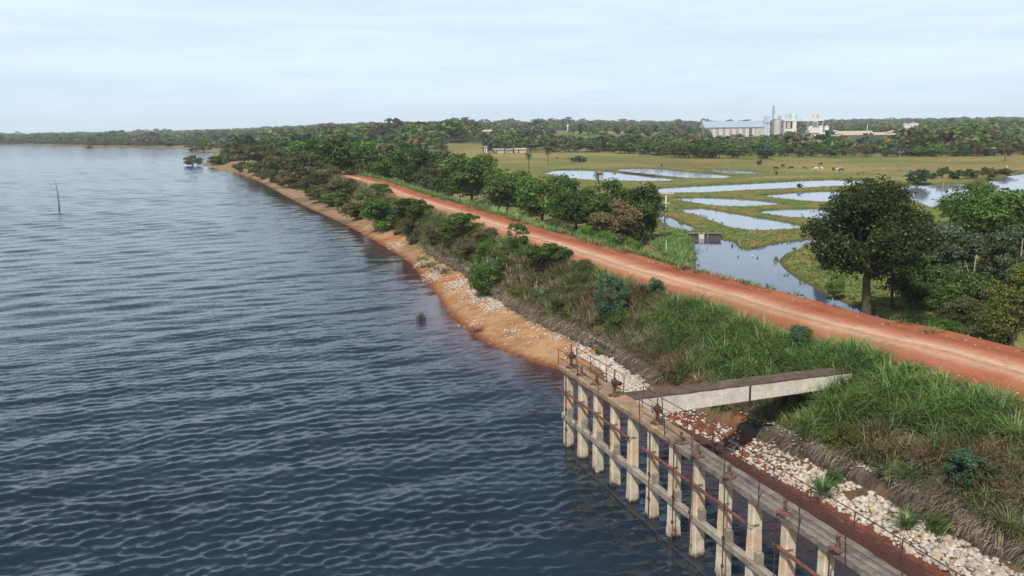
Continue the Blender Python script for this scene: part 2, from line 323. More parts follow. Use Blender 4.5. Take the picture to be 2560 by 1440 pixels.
class MB:
    def __init__(s): s.v = []; s.f = []
    def add(s, v, f):
        n = len(s.v); s.v += [tuple(p) for p in v]; s.f += [tuple(i+n for i in q) for q in f]; return s
    def box(s, c, size, rz=0, taper=1.0, bev=0.0):
        x, y, z = size[0]/2, size[1]/2, size[2]/2; V = []
        for sz, k in ((-1, 1.0), (1, taper)):
            for sx, sy in ((-1,-1),(1,-1),(1,1),(-1,1)):
                px, py = sx*x*k, sy*y*k; V.append((c[0]+px*math.cos(rz)-py*math.sin(rz), c[1]+px*math.sin(rz)+py*math.cos(rz), c[2]+sz*z))
        return s.add(V, [(0,3,2,1),(4,5,6,7),(0,1,5,4),(1,2,6,5),(2,3,7,6),(3,0,4,7)])
    def prism(s, poly, z0, z1):
        n = len(poly); V = [(x, y, z0) for x, y in poly]+[(x, y, z1) for x, y in poly]
        return s.add(V, [tuple(range(n-1, -1, -1)), tuple(range(n, 2*n))]+[(i, (i+1) % n, n+(i+1) % n, n+i) for i in range(n)])
    def tube(s, P, r, n=6, cap=True):
        P = [Vector(p) for p in P]; R = r if isinstance(r, (list, tuple)) else [r]*len(P); b = len(s.v); ref = None
        for i, p in enumerate(P):
            t = (P[min(i+1, len(P)-1)]-P[max(i-1, 0)]).normalized()
            if ref is None: ref = t.orthogonal().normalized()
            ref = (ref-t*ref.dot(t)).normalized(); q = t.cross(ref)
            for k in range(n):
                an = 2*math.pi*k/n; s.v.append(tuple(p+(ref*math.cos(an)+q*math.sin(an))*R[i]))
        for i in range(len(P)-1):
            for k in range(n): s.f.append((b+i*n+k, b+i*n+(k+1) % n, b+(i+1)*n+(k+1) % n, b+(i+1)*n+k))
        if cap: s.f.append(tuple(b+k for k in range(n-1, -1, -1))); s.f.append(tuple(b+(len(P)-1)*n+k for k in range(n)))
        return s
    def cyl(s, c, r, h, n=16, r2=None): return s.tube([c, (c[0], c[1], c[2]+h)], [r, r if r2 is None else r2], n)
    def lathe(s, c, prof, n=14):
        b = len(s.v)
        for r, z in prof:
            for k in range(n): an = 2*math.pi*k/n; s.v.append((c[0]+r*math.cos(an), c[1]+r*math.sin(an), c[2]+z))
        for i in range(len(prof)-1):
            for k in range(n): s.f.append((b+i*n+k, b+i*n+(k+1) % n, b+(i+1)*n+(k+1) % n, b+(i+1)*n+k))
        s.f.append(tuple(b+k for k in range(n-1, -1, -1))); s.f.append(tuple(b+(len(prof)-1)*n+k for k in range(n))); return s
    def mesh(s, name, m, smooth=False): return mesh(name, s.v, s.f, m, smooth)
    def build(s, name, m, parent=None, smooth=False): return link(name, s.mesh(name, m, smooth), parent)
def dup(o, parent=None):
    c = o.copy(); COL.objects.link(c); c.parent = parent
    for ch in list(o.children): dup(ch, c)
    return c

# ------------------------------------------------------------------ ground
def axis(fine, far):
    return np.unique(np.round(np.concatenate([fine, far]), 3))
xs = np.unique(np.round(np.concatenate([np.arange(-130, -20, 1.3), np.arange(-20, 45, .5), np.arange(45, 190, .9), 190*np.geomspace(1, 15, 40), -130*np.geomspace(1, 22, 42)]), 3))
ys = np.unique(np.round(np.concatenate([np.array([-60, -20, 0, 8, 14]), np.arange(18, 70, .5), np.arange(70, 130, .8), np.arange(130, 360, 1.5), 360*np.geomspace(1, 10.3, 80)]), 3))
GX, GY = np.meshgrid(xs, ys); fx, fy = GX.ravel(), GY.ravel()
gz, gu, gs, gaz, gus = terrain(fx, fy, True)
pd = np.full(fx.shape, 99.)
for k, P in PW.items():
    X = np.array(P); m = (fx > X[:,0].min()-12) & (fx < X[:,0].max()+12) & (fy > X[:,1].min()-12) & (fy < X[:,1].max()+12)
    pd[m] = np.minimum(pd[m], psd(fx[m], fy[m], P))
def C3(*c): return np.array(c)[None, :]
def lerp(A, B, t): return A + (B-A)*np.asarray(t)[:, None]
n1 = vnoise(fx, fy, 22, 21); n2 = vnoise(fx, fy*2.5, 60, 31); n3 = vnoise(fx, fy, 4, 41)
past = lerp(C3(.225,.185,.060), C3(.150,.165,.046), ss(.42, .62, n1)); past = lerp(past, C3(.28,.225,.088), ss(.5, .68, n2)*.8); past = lerp(past, C3(.17,.115,.07), ss(.62, .75, vnoise(fx, fy*2, 35, 51))*.7)
bank = lerp(C3(.110,.155,.036), C3(.20,.165,.052), ss(.38, .62, n3*.6+n1*.4)); col = lerp(bank, past, ss(4, 11, pd))
wetb = ss(.9, -.3, pd); col = lerp(col, C3(.05,.042,.024), wetb)
# fields on the hill, woods floor further off
field = lerp(C3(.14,.17,.055), C3(.25,.23,.11), ss(.4, .65, n2)); col = lerp(col, field, ss(560, 680, fy))
wood = ss(1050, 1200, fy); wood = np.maximum(wood, ss(.05, -.02, gaz)*ss(565, 590, fy)*ss(745, 715, fy)); wood = np.maximum(wood, ss(-.10, -.16, gaz)*ss(240, 330, fy)); wood = np.maximum(wood, ss(.34, .42, gaz)*ss(420, 470, fy)); col = lerp(col, C3(.036,.046,.022), wood)
# right bank undergrowth near the dam
# dam
slopec = lerp(C3(.165,.125,.088), C3(.105,.100,.050), ss(.4, .6, n3)); slopec = lerp(slopec, C3(.26,.10,.05), ss(.66, .74, vnoise(fx, fy, 3.2, 61))*.7)
onfront = (gu < -6.0) & (gs > -1e9) & (fy < 330); col = np.where((onfront & (gu > gus))[:, None], slopec, col)
sand = lerp(C3(.345,.192,.092), C3(.40,.235,.122), ss(.35, .65, vnoise(fx, fy, 2.5, 71))); sand = lerp(sand, C3(.34,.115,.06), ss(.55, .72, vnoise(fx, fy, 5, 72))*.8)
sand = lerp(sand, C3(.27,.20,.125), ss(100, 180, fy)*.8); sand = lerp(sand, C3(.13,.12,.05), ss(.52, .62, vnoise(fx, fy, 6, 73))*ss(90, 130, fy)*.8)
sand = lerp(C3(.13,.08,.052), sand, ss(54, 58, fy)); lake_side = (gu < gus+.05) & (fy < 345) | ((fy >= 300) & (gs < 7)); col = np.where((lake_side)[:, None], lerp(C3(.155,.052,.03), sand, ss(.05, .9, gs)), col)
farb = (gs < 26) & (fy > 340); col = np.where(farb[:, None], lerp(C3(.24,.16,.085), C3(.20,.20,.07), ss(.4, .6, n1)), col)
roadc = (gu >= -7.3) & (gu <= 2.0) & (fy < 330); col = np.where(roadc[:, None], lerp(C3(.30,.085,.04), C3(.22,.085,.05), ss(.4, .6, n3)), col)
dwn = (gu > 2.0) & (gu < 8) & (fy < 330); col = np.where(dwn[:, None], lerp(col, lerp(C3(.085,.105,.03), C3(.15,.10,.05), ss(.45, .62, n3)), ss(2.0, 3.0, gu)), col)
nx, ny = len(xs), len(ys); I = np.arange(nx*ny).reshape(ny, nx)
F = np.stack([I[:-1, :-1], I[:-1, 1:], I[1:, 1:], I[1:, :-1]], -1).reshape(-1, 4)
tag(link('ground', mesh('ground', np.stack([fx, fy, gz], 1), F, 'ground', True, {'col': col})), kind='structure')

# dirt road: a crowned strip with worn ragged edges
def resample(L, step):
    L = np.array(L); d = np.r_[0, np.cumsum(np.hypot(*np.diff(L, axis=0).T))]; s = np.arange(0, d[-1], step)
    # smooth
    X = np.interp(s, d, L[:,0]); Y = np.interp(s, d, L[:,1]); k = np.ones(9)/9; n = len(s)
    Xp = np.convolve(np.pad(X, 4, 'edge'), k, 'valid'); Yp = np.convolve(np.pad(Y, 4, 'edge'), k, 'valid'); return np.stack([Xp, Yp], 1)
RC = resample(ROAD, 1.0); RC = RC[RC[:,1] < 268]; T = np.gradient(RC, axis=0); T /= np.hypot(*T.T)[:, None]; NR = np.stack([-T[:,1], T[:,0]], 1)
if USGN*road_u(np.array([RC[60,0]+NR[60,0]]), np.array([RC[60,1]+NR[60,1]]))[0] > 0: NR = -NR      # towards the lake
V = []; AC = []; PROF = [(-2.7,-1.25),(-1.9,-.40),(-1.3,.02),(-.95,.20),(-.6,.10),(-.2,.0)]; K = 15+len(PROF)
for i, (p, n_) in enumerate(zip(RC, NR)):
    e0 = .45+.5*(vnoise(i*1., 0., 9, 81)-.5) - (.35 if i < 40 else 0); e1 = 6.6 + 1.0*(vnoise(i*1., 5., 7, 82)-.5); bh = .1+.8*float(vnoise(i*1., 3., 4.5, 83))
    for q_, hz_ in PROF:
        w_ = q_-.3+e0+.5*(float(vnoise(i*1., q_*3, 2.2, 84))-.5); q = p+n_*w_; V.append((q[0], q[1], 4.30+(hz_*bh if hz_ > 0 else hz_)+.10*(float(vnoise(i*1., q_*9, 1.3, 85))-.5))); AC.append(.02)
    for k in range(15):
        t = k/14; q = p+n_*(e0+(e1-e0)*t); z = 4.30+.05*(1-(2*t-1)**2)-.05*(k == 14)-.03*math.exp(-((t-.36)/.06)**2)-.03*math.exp(-((t-.64)/.06)**2); V.append((q[0], q[1], z)); AC.append(t)
J = np.arange(len(RC)*K).reshape(-1, K); F = np.stack([J[:-1, :-1], J[:-1, 1:], J[1:, 1:], J[1:, :-1]], -1).reshape(-1, 4)
tag(link('dirt_road', mesh('dirt_road', V, F, 'road', True, {'across': AC})), kind='structure')

# ------------------------------------------------------------------ water
ry = [16.]
while ry[-1] < 1700: ry.append(ry[-1]+max(.06, .0040*ry[-1]))
ry = np.array(ry); ra = np.linspace(-.74, .60, 560); AY, AA = np.meshgrid(ry, ra, indexing='ij'); wx = (AA*AY).ravel(); wy = AY.ravel(); step = np.maximum(.06, .0040*wy)
ws = psd(wx, wy, LAKE); wz = np.zeros_like(wx); lost = np.zeros_like(wx); dxx = np.zeros_like(wx); dyy = np.zeros_like(wx)
gust = .45+1.1*vnoise(wx*.6, wy, 24, 91, 4); calm = ss(.2, -7, ws)*.85+.15
lee = 1-.35*np.exp(-((wx-9)/7)**2-((wy-34)/12)**2)
for i in range(52):
    lam = math.exp(rnd.uniform(math.log(.30), math.log(1.15))); th = math.radians(-77+rnd.gauss(0, 23)); k = 2*math.pi/lam; a = .0078*lam; ph = rnd.uniform(0, 6.28)
    f = ss(.45, .22, step/lam); arg = k*(wx*math.cos(th)+wy*math.sin(th))+ph+1.3*vnoise(wx, wy, 9, i, 1); wz += a*f*np.cos(arg); dxx -= a*f*.6*math.cos(th)*np.sin(arg); dyy -= a*f*.6*math.sin(th)*np.sin(arg); lost += (a*k)**2/2*(1-f*f)
for i in range(16):
    lam = math.exp(rnd.uniform(math.log(1.5), math.log(6))); th = math.radians(-72+rnd.gauss(0, 22)); k = 2*math.pi/lam; a = .0036*lam; ph = rnd.uniform(0, 6.28); f = ss(.5, .26, step/lam)
    arg = k*(wx*math.cos(th)+wy*math.sin(th))+ph+2.2*vnoise(wx, wy, 14, i+70, 1); wz += a*f*np.cos(arg); lost += (a*k)**2/2*(1-f*f)
amp = gust*calm*lee; wz *= amp; wx2 = wx+dxx*amp; wy2 = wy+dyy*amp
chop = (.42+.75*np.sqrt(lost))*(gust*.6+.4)*calm**.7
shal = np.clip(np.exp(np.minimum(ws, 0)/3.2)*.9*ss(-9, 0, ws) , 0, 1)*ss(260, 120, wy)
na = len(ra); I = np.arange(len(wx)).reshape(-1, na); F = np.stack([I[:-1, :-1], I[:-1, 1:], I[1:, 1:], I[1:, :-1]], -1).reshape(-1, 4)
F = F[(ws[F] < 1.5).any(1)]; used, inv = np.unique(F, return_inverse=True)
tag(link('reservoir_water', mesh('reservoir_water', np.stack([wx2, wy2, wz], 1)[used], inv.reshape(F.shape), 'lake', True, {'shallow': shal[used], 'chop': chop[used]})), kind='structure')
for k, P in PW.items():
    P = np.array(P); c = np.roll(P, -1, 0)-np.roll(P, 1, 0); nn = np.stack([c[:,1], -c[:,0]], 1)/np.hypot(*c.T)[:, None]
    area = .5*np.sum(P[:,0]*np.roll(P[:,1], -1)-np.roll(P[:,0], -1)*P[:,1]); Q = P+nn*(1.0 if area > 0 else -1.0)
    nm = 'canal_water' if k in ('canal', 'strip') else ('river_water' if k == 'i' else 'pond_water')
    bm = bmesh.new(); f = bm.faces.new([bm.verts.new((x, y, 0.0)) for x, y in Q]); bm.normal_update()
    if f.normal.z < 0: f.normal_flip()
    bmesh.ops.triangulate(bm, faces=bm.faces[:]); me = bpy.data.meshes.new(nm); bm.to_mesh(me); bm.free(); me.materials.append(MT['canal' if k in ('canal', 'strip') else 'pond']); tag(link(nm, me), kind='structure')

# ------------------------------------------------------------------ haze
if HAZE > 0:
    hm = bpy.data.materials.new('haze'); hm.use_nodes = True; t = hm.node_tree
    for n in list(t.nodes): t.nodes.remove(n)
    o = t.nodes.new('ShaderNodeOutputMaterial'); pv = t.nodes.new('ShaderNodeVolumePrincipled'); pv.inputs['Color'].default_value = (.92,.96,1.0,1); pv.inputs['Density'].default_value = HAZE; pv.inputs['Anisotropy'].default_value = 0.
    t.links.new(pv.outputs[0], o.inputs['Volume'])
    b = MB(); b.box((0, 1800, 29), (6400, 4200, 68)); hz = b.build('haze', hm); tag(hz, kind='stuff')

# ------------------------------------------------------------------ intake walkway on its columns (axes: T along, N towards the shore)
W0 = Vector((2.40, 42.86, 0)); WD = Vector((.325, -.946, 0)).normalized(); WN = Vector((.946, .325, 0)).normalized(); WRZ = math.atan2(WD.y, WD.x)
# local frame: x along the walkway, y = towards the lake side (left of travel is +y -> the shore), z up
def wl(t, n, z): p = W0+WD*t+WN*n; return (p.x, p.y, z)
def wbox(mb, t0, t1, n0, n1, z0, z1, taper=None):
    P = []
    for z, g in ((z0, 0), (z1, taper or 0)):
        for t, n in ((t0+g, n0+g), (t1-g, n0+g), (t1-g, n1-g), (t0+g, n1-g)): P.append(wl(t, n, z))
    return mb.add(P, [(0,3,2,1),(4,5,6,7),(0,1,5,4),(1,2,6,5),(2,3,7,6),(3,0,4,7)])
base = thing('intake_walkway', 'long weathered concrete walkway standing on a row of columns in the water', 'walkway', tuple(W0))
def wpart(mb, name, m, parent=base, smooth=False):
    o = mb.build(name, m, None, smooth)
    return wparent(o, parent)
def wparent(o, parent):
    root = parent
    while root.parent: root = root.parent
    o.data.transform(Matrix.Translation(-Vector(root.location))); o.parent = parent; return o
def rough_slab(t0, t1, n0, n1, z0, z1, amp, seed, st=.3):
    """slab with chipped uneven edges"""
    mb = MB(); k = max(2, int((t1-t0)/st)); r = random.Random(seed); P = []
    for i in range(k+1):
        t = t0+(t1-t0)*i/k; a = r.uniform(-amp, amp); c = r.uniform(-amp, amp); d = r.uniform(-amp, amp)*.5
        for n, z in ((n0+abs(a)*.3, z0+abs(c)*.5), (n0+a*.5, z1-abs(d)-.02), (n0+.05+abs(a), z1+d*.3), (n1-.05-abs(c), z1+d*.3), (n1+c*.5, z1-.03), (n1, z0+abs(d))): P.append(wl(t, n, z))
    F = [tuple(range(5, -1, -1)), tuple(k*6+q for q in range(6))]
    for i in range(k):
        for q in range(6): F.append((i*6+q, i*6+(q+1) % 6, (i+1)*6+(q+1) % 6, (i+1)*6+q))
    return mb.add(P, F)
wpart(rough_slab(-.25, 11.35, -.05, .90, 3.90, 4.13, .05, 1), 'deck', 'deck_dust')
wpart(rough_slab(11.36, 34, -.02, .86, 3.76, 4.02, .06, 2), 'deck', 'deck_grey')
mb = MB(); wbox(mb, .1, 34, .22, .42, 3.62, 3.857); wbox(mb, .1, 34, .55, .75, 3.62, 3.859); wpart(mb, 'deck_joist', 'tie')
NCOL = 19; TC = [.12+1.785*k for k in range(NCOL)]
for k, t in enumerate(TC):
    mb = MB(); r = random.Random(k); zt = 3.855 if t < 11.2 else 3.715; segs = 9; P = []
    for i in range(segs+1):
        z = -1.2+(zt+1.2)*i/segs; hw = .235-.052*i/segs+(0.02 if z < .3 else 0)+r.uniform(-.006, .006); hn = hw*.98; c = .04
        for a, b in ((-hw, -hn+c), (-hw+c, -hn), (hw-c, -hn), (hw, -hn+c), (hw, hn-c), (hw-c, hn), (-hw+c, hn), (-hw, hn-c)): P.append(wl(t+.2+a, .3+b, z))
    F = [tuple(range(7, -1, -1)), tuple(segs*8+q for q in range(8))]+[(i*8+q, i*8+(q+1) % 8, (i+1)*8+(q+1) % 8, (i+1)*8+q) for i in range(segs) for q in range(8)]
    mb.add(P, F); wpart(mb, 'column', 'column')
# lower tie beam in bays, with the upright stubs that carried the stem guides
wpart(rough_slab(.05, 34, .0, .26, 1.42, 1.68, .025, 5, .22), 'tie_beam', 'tie')
STUB = [k for k in range(NCOL-1) if k not in (4,)]
for k in STUB:
    o = wpart(rough_slab(TC[k]+.62, TC[k]+.86, .02, .24, 1.675, 2.13, .02, 30+k, .12), 'guide_stub', 'tie')
# railings: two rails on posts; the shore side is broken at the footbridge, the lake side between the two hoists
def railing(t0, t1, n, nposts, seed, zb):
    r = random.Random(seed); rail = MB(); tops = []; o = None; posts = []
    for i in range(nposts):
        t = t0+(t1-t0)*i/(nposts-1); lean = r.uniform(-.05, .05); ln = r.uniform(-.05, .05); zz = 4.08 if t < 11.3 else 4.0
        a, b = wl(t, n, zz-.25), wl(t+lean, n+ln, zz+.84); posts.append((a, b)); tops.append(b)
    mid = [tuple(Vector(a).lerp(Vector(b), .62)) for a, b in posts]
    rail.tube(tops, .017, 5); rail.tube(mid, .013, 5)
    o = wpart(rail, 'railing', 'rust_dark')
    for a, b in posts:
        p = MB(); p.tube([a, b], .020, 5); wparent(p.build('post', 'rust_dark'), o)
railing(-.2, 5.2, .93, 4, 1, 4.1); railing(7.0, 33.5, .93, 15, 2, 4.1); railing(-.22, 4.6, -.03, 3, 3, 4.1); railing(8.7, 33.6, -.03, 13, 4, 4.1)

# footbridge from the walkway to the embankment
fb = thing('concrete_footbridge', 'pale concrete footbridge beam with dark mossy top running into the grass', 'footbridge', wl(5.6, .97, 3.3), 0)
def bridge_piece(n0, n1, t0, t1, zb0, zb1, zt, name, m, seed):
    mb = MB(); r = random.Random(seed); k = 24; P = []
    for i in range(k+1):
        q = i/k; n = n0+(n1-n0)*q; zb = zb0+(zb1-zb0)*q; e = r.uniform(-.015, .015)
        for t, z in ((t0, zb), (t1, zb), (t1+e, zt), (t0+e, zt)): P.append(wl(t, n, z))
    mb.add(P, [(0,1,2,3), tuple(k*4+q for q in (3,2,1,0))]+[(i*4+q, (i+1)*4+q, (i+1)*4+(q+1) % 4, i*4+(q+1) % 4) for i in range(k) for q in range(4)])
    o = mb.build(name, m); o.data.transform(Matrix.Translation(-fb.location)); o.parent = fb; return o
bridge_piece(.98, 12.7, 5.2, 6.18, 3.22, 3.40, 4.05, 'girder', 'beam_side', 3); bridge_piece(.99, 12.75, 5.18, 6.20, 4.052, 4.052, 4.11, 'walk_slab', 'beam_top', 4)

mb = MB(); wbox(mb, 6.17, 6.195, 6.9, 7.0, 3.28, 4.06); o = mb.build('construction_joint', 'dark'); o.data.transform(Matrix.Translation(-fb.location)); o.parent = fb
# hoists
def local_build(mb, name, m, parent): return mb.build(name, m, parent)
def gate_hoist(t, n, label, full, rz, leanx=0):
    z = 4.13 if t < 11.3 else 4.02; p = wl(t, n, z); o = thing('gate_hoist', label, 'gate hoist', p, WRZ+rz, 'gate hoists along the walkway edge')
    b = MB(); b.box((0, 0, .02), (.42, .36, .045))
    for sx in (-.16, .16):
        for sy in (-.13, .13): b.cyl((sx, sy, .04), .022, .05, 6)
    b.build('base_plate', 'rust_red' if not full else 'rust', o)
    q = MB()
    if full:
        q.lathe((0, 0, .04), [(.13, 0), (.12, .03), (.085, .06), (.07, .2), (.075, .42), (.115, .46), (.12, .5)], 10); q.build('pedestal', 'rust', o)
        g = MB(); g.lathe((0, 0, .53), [(.1, 0), (.15, .03), (.16, .1), (.15, .17), (.09, .22), (.05, .3)], 12); g.tube([(0, 0, .64), (.2, 0, .64), (.22, 0, .64), (.38, 0, .64)], [.07, .07, .11, .10], 10); g.build('gearbox', 'rust_dark', o)
        h = MB(); R_ = .17; h.tube([(.0, -.2+0*a, .64) for a in (0,)]+[(0, -.12, .64)], .02, 6)
        h.tube([(R_*math.cos(a*math.pi/6), -.2, .64+R_*math.sin(a*math.pi/6)) for a in range(13)], .014, 5); 
        for a in range(4): h.tube([(0, -.2, .64), (R_*math.cos(a*math.pi/2), -.2, .64+R_*math.sin(a*math.pi/2))], .010, 4)
        h.build('handwheel', 'rust_dark', o)
        s = MB(); s.tube([(0, 0, .76), (leanx, 0, 1.22)], .032, 6); s.build('stem_cover', 'rust', o)
    else:
        q.lathe((0, 0, .04), [(.09, 0), (.06, .03), (.055, .36), (.08, .37), (.08, .41), (.05, .42)], 10); q.build('pedestal', 'rust_red', o)
    # the lifting stem runs down past the deck into the water, through collars on the guide stubs
    s = MB(); s.tube([(0, -.31, .0), (.0, -.31, -5.0)], .022, 6); s.tube([(0, -.02, .03), (0, -.31, .03)], .022, 6); so = s.build('stem', 'rust_dark', o)
    for zz in (-2.2, -3.25):
        c = MB(); c.lathe((0, -.31, zz), [(.03, 0), (.055, .03), (.055, .12), (.03, .15)], 8); c.build('coupling', 'rust_dark', so)
H = [(.55, .35, 1, .0, 'rusty gate hoist at the far end of the walkway'), (1.95, .3, 0, 0, 'short red pedestal just past the far hoist'), (3.65, .3, 0, 0, 'second short red pedestal from the walkway end'),
     (5.55, .32, 1, .3, 'tall rusty hoist at the footbridge junction'), (9.55, .3, 1, -.2, 'dark hoist with motor where the lake side railing restarts'), (11.6, .22, 0, 0, 'red pedestal at the seam of tan and grey deck'),
     (13.0, .12, 0, .1, 'short red pedestal on the grey deck just past the seam'), (15.1, .1, 0, .5, 'broken pedestal with bent plate on the grey deck'), (18.2, .1, 0, 0, 'thin red pedestal midway on the grey deck'), (20.7, .06, 0, .15, 'red pedestal on a tilted plate overhanging the lake'), (24.4, .1, 0, 0, 'red pedestal near the lower edge of the picture')]
for t, n, full, rz, lb in H: gate_hoist(t, n, lb, full, rz)
# rusty pipe hung along the columns, in three lengths
def pipe(t0, t1, z, n, r, label, bow=.0, kinks=0):
    c = wl((t0+t1)/2, n, z); o = thing('rusty_pipe', label, 'pipe', c, 0, 'rusty pipes along the columns'); k = 14; rr = random.Random(int(t0*10)); P = []
    for i in range(k+1):
        t = t0+(t1-t0)*i/k; P.append(tuple(Vector(wl(t, n+rr.uniform(-.01, .01), z+rr.uniform(-.02, .02)-bow*math.sin(math.pi*i/k)))-Vector(c)))
    mb = MB(); mb.tube(P, r, 8); mb.build('pipe_length', 'rust', o)
    for tc in TC:
        if t0-.3 < tc+.2 < t1+.2:
            for dz in (.11,):
                b = MB(); b.tube([tuple(Vector(wl(tc-.06, n+.02, z-.03))-Vector(c)), tuple(Vector(wl(tc+.42, n+.03, z-.02))-Vector(c))], .013, 5); b.tube([tuple(Vector(wl(tc+.42, n+.03, z-.02))-Vector(c)), tuple(Vector(wl(tc+.44, .3, z-.0))-Vector(c))], .013, 5); b.build('bracket', 'rust_dark', o)
pipe(-.1, 7.65, 2.93, -.03, .062, 'far length of rusty pipe strapped to the columns'); pipe(8.95, 16.3, 2.93, -.03, .065, 'middle length of rusty pipe strapped to the columns'); pipe(17.9, 24.5, 2.9, -.03, .065, 'nearest length of rusty pipe strapped to the columns', .05)
mb = MB(); mb.tube([wl(2.2+i*.9, -.28+.03*math.sin(i*1.7), .06+.02*math.sin(i)) for i in range(33)], .028, 6); o = mb.build('floating_hose', 'rust_dark'); tag(o, 'thin dark hose lying at the waterline along the columns', 'hose')

# ------------------------------------------------------------------ rubble and gabion terraces
ICO = bpy.data.meshes.new('tmp'); bm = bmesh.new(); bmesh.ops.create_icosphere(bm, subdivisions=2, radius=1); bm.to_mesh(ICO); bm.free()
icv = np.array([v.co[:] for v in ICO.vertices]); icf = np.array([p.vertices[:] for p in ICO.polygons]); bpy.data.meshes.remove(ICO)
bmm = bmesh.new(); bmesh.ops.create_icosphere(bmm, subdivisions=1, radius=1); ic1v = np.array([v.co[:] for v in bmm.verts]); bmm.verts.index_update(); ic1f = np.array([[v.index for v in f.verts] for f in bmm.faces]); bmm.free()
def rockv(base, seed):
    r = np.random.default_rng(seed); v = base.copy(); 
    for _ in range(7):
        d = r.normal(size=3); d /= np.linalg.norm(d); o = r.uniform(.45, .85); q = v@d; v = np.where((q > o)[:, None], v-(q-o)[:, None]*d, v)     # flat broken faces
    return v*(1+.05*r.normal(size=(len(v), 1)))*np.array([1, r.uniform(.65, .95), r.uniform(.5, .75)])
ROCKM = [mesh('stone', rockv(icv, 100+i), icf, 'stone' if i < 6 else 'stone_tan', False) for i in range(9)]
# where stones lie: the riprap foot behind the walkway, and washed spills on the beach
spots = []
r = random.Random(21)
yy = 22.0
for _ in range(6200):
    y = r.uniform(21, 58); us = float(ustep(y)); f = r.betavariate(1.6, 1.3); x0 = None
    # x on this row for a given u: invert along the row
    u_t = us - .05 - f*(1.25 if y < 50 else 1.0)
    spots.append((y, u_t, min(.17, .05+.05*r.expovariate(1))*(1.15 if y < 38 else .9), 'rip'))
def inv_u(ylist, ulist):
    X0 = np.interp(ylist, [p[1] for p in ROAD], [p[0] for p in ROAD]); X = X0+np.asarray(ulist)*1.06
    for _ in range(6): X = X-(U(X, np.asarray(ylist))-ulist)*1.0
    return X
Y = np.array([s[0] for s in spots]); Uq = np.array([s[1] for s in spots]); X = inv_u(Y, Uq); Z = terrain(X, Y)
cand = [(X[i], Y[i], Z[i]+.05*spots[i][2], spots[i][2]) for i in range(len(spots)) if vnoise(X[i], Y[i], 1.3, 5) > .24 and Z[i] > -.15]
# beach spills traced from where they lie
for cx, cy, sx, sy, n in [(1085,682,32,16,110), (1150,712,40,14,120), (1200,740,40,22,170), (1235,765,38,22,150), (1290,775,45,14,60), (1345,800,30,12,60), (1400,850,26,10,40), (1450,880,36,14,70), (1540,935,30,16,120), (1600,960,40,12,110), (1520,905,40,14,50), (1060,655,24,8,50), (1330,830,90,24,45), (990,610,30,8,40),(1180,800,30,10,10)]:
    for _ in range(int(n*2.6)):
        X_, Y_ = at(r.gauss(cx, sx*.48), r.gauss(cy, sy*.48), .5); cand.append((X_, Y_, None, r.uniform(.05, .15)))
XX = np.array([c[0] for c in cand]); YY = np.array([c[1] for c in cand]); ZZ, uu, s_, _, us_ = terrain(XX, YY, True)
keep = [(XX[i], YY[i], ZZ[i]+.25*cand[i][3], cand[i][3]) for i in range(len(cand)) if ZZ[i] > -.1 and uu[i] < us_[i]+.05]
keep.sort(key=lambda c: -c[3]/c[1]); big, small = keep[:270], keep[270:]
for i, (x, y, z, s) in enumerate(big):
    o = link('stone', ROCKM[r.choice((0,1,2,3,4,5,0,1,2,3,6,7,8))], None, (x, y, z)); o.rotation_euler = (r.uniform(-.4, .4), r.uniform(-.4, .4), r.uniform(0, 6.3)); k = s*r.uniform(.95, 1.15); o.scale = (k*1.2, k, k)
    tag(o, 'pale broken stone in the riprap band between walkway and grassy slope', 'stone', 'large riprap stones behind the walkway')
def merged_rocks(name, L, m, seed):
    V = []; F = []; n = 0; rr = np.random.default_rng(seed); forms = [rockv(ic1v, 300+i) for i in range(8)]
    for (x, y, z, s) in L:
        a = rr.uniform(0, 6.28); ca, sa = math.cos(a), math.sin(a); v = forms[rr.integers(8)]*s*np.array([1.2, 1, 1]); V.append(np.stack([v[:,0]*ca-v[:,1]*sa+x, v[:,0]*sa+v[:,1]*ca+y, v[:,2]+z], 1)); F.append(ic1f+n); n += len(v)
    return link(name, mesh(name, np.concatenate(V), np.concatenate(F), m))
tag(merged_rocks('rubble', [c for i, c in enumerate(small) if i % 5], 'stone_white', 1), kind='stuff'); tag(merged_rocks('rubble', [c for i, c in enumerate(small) if i % 5 == 0], 'stone_tan', 2), kind='stuff')
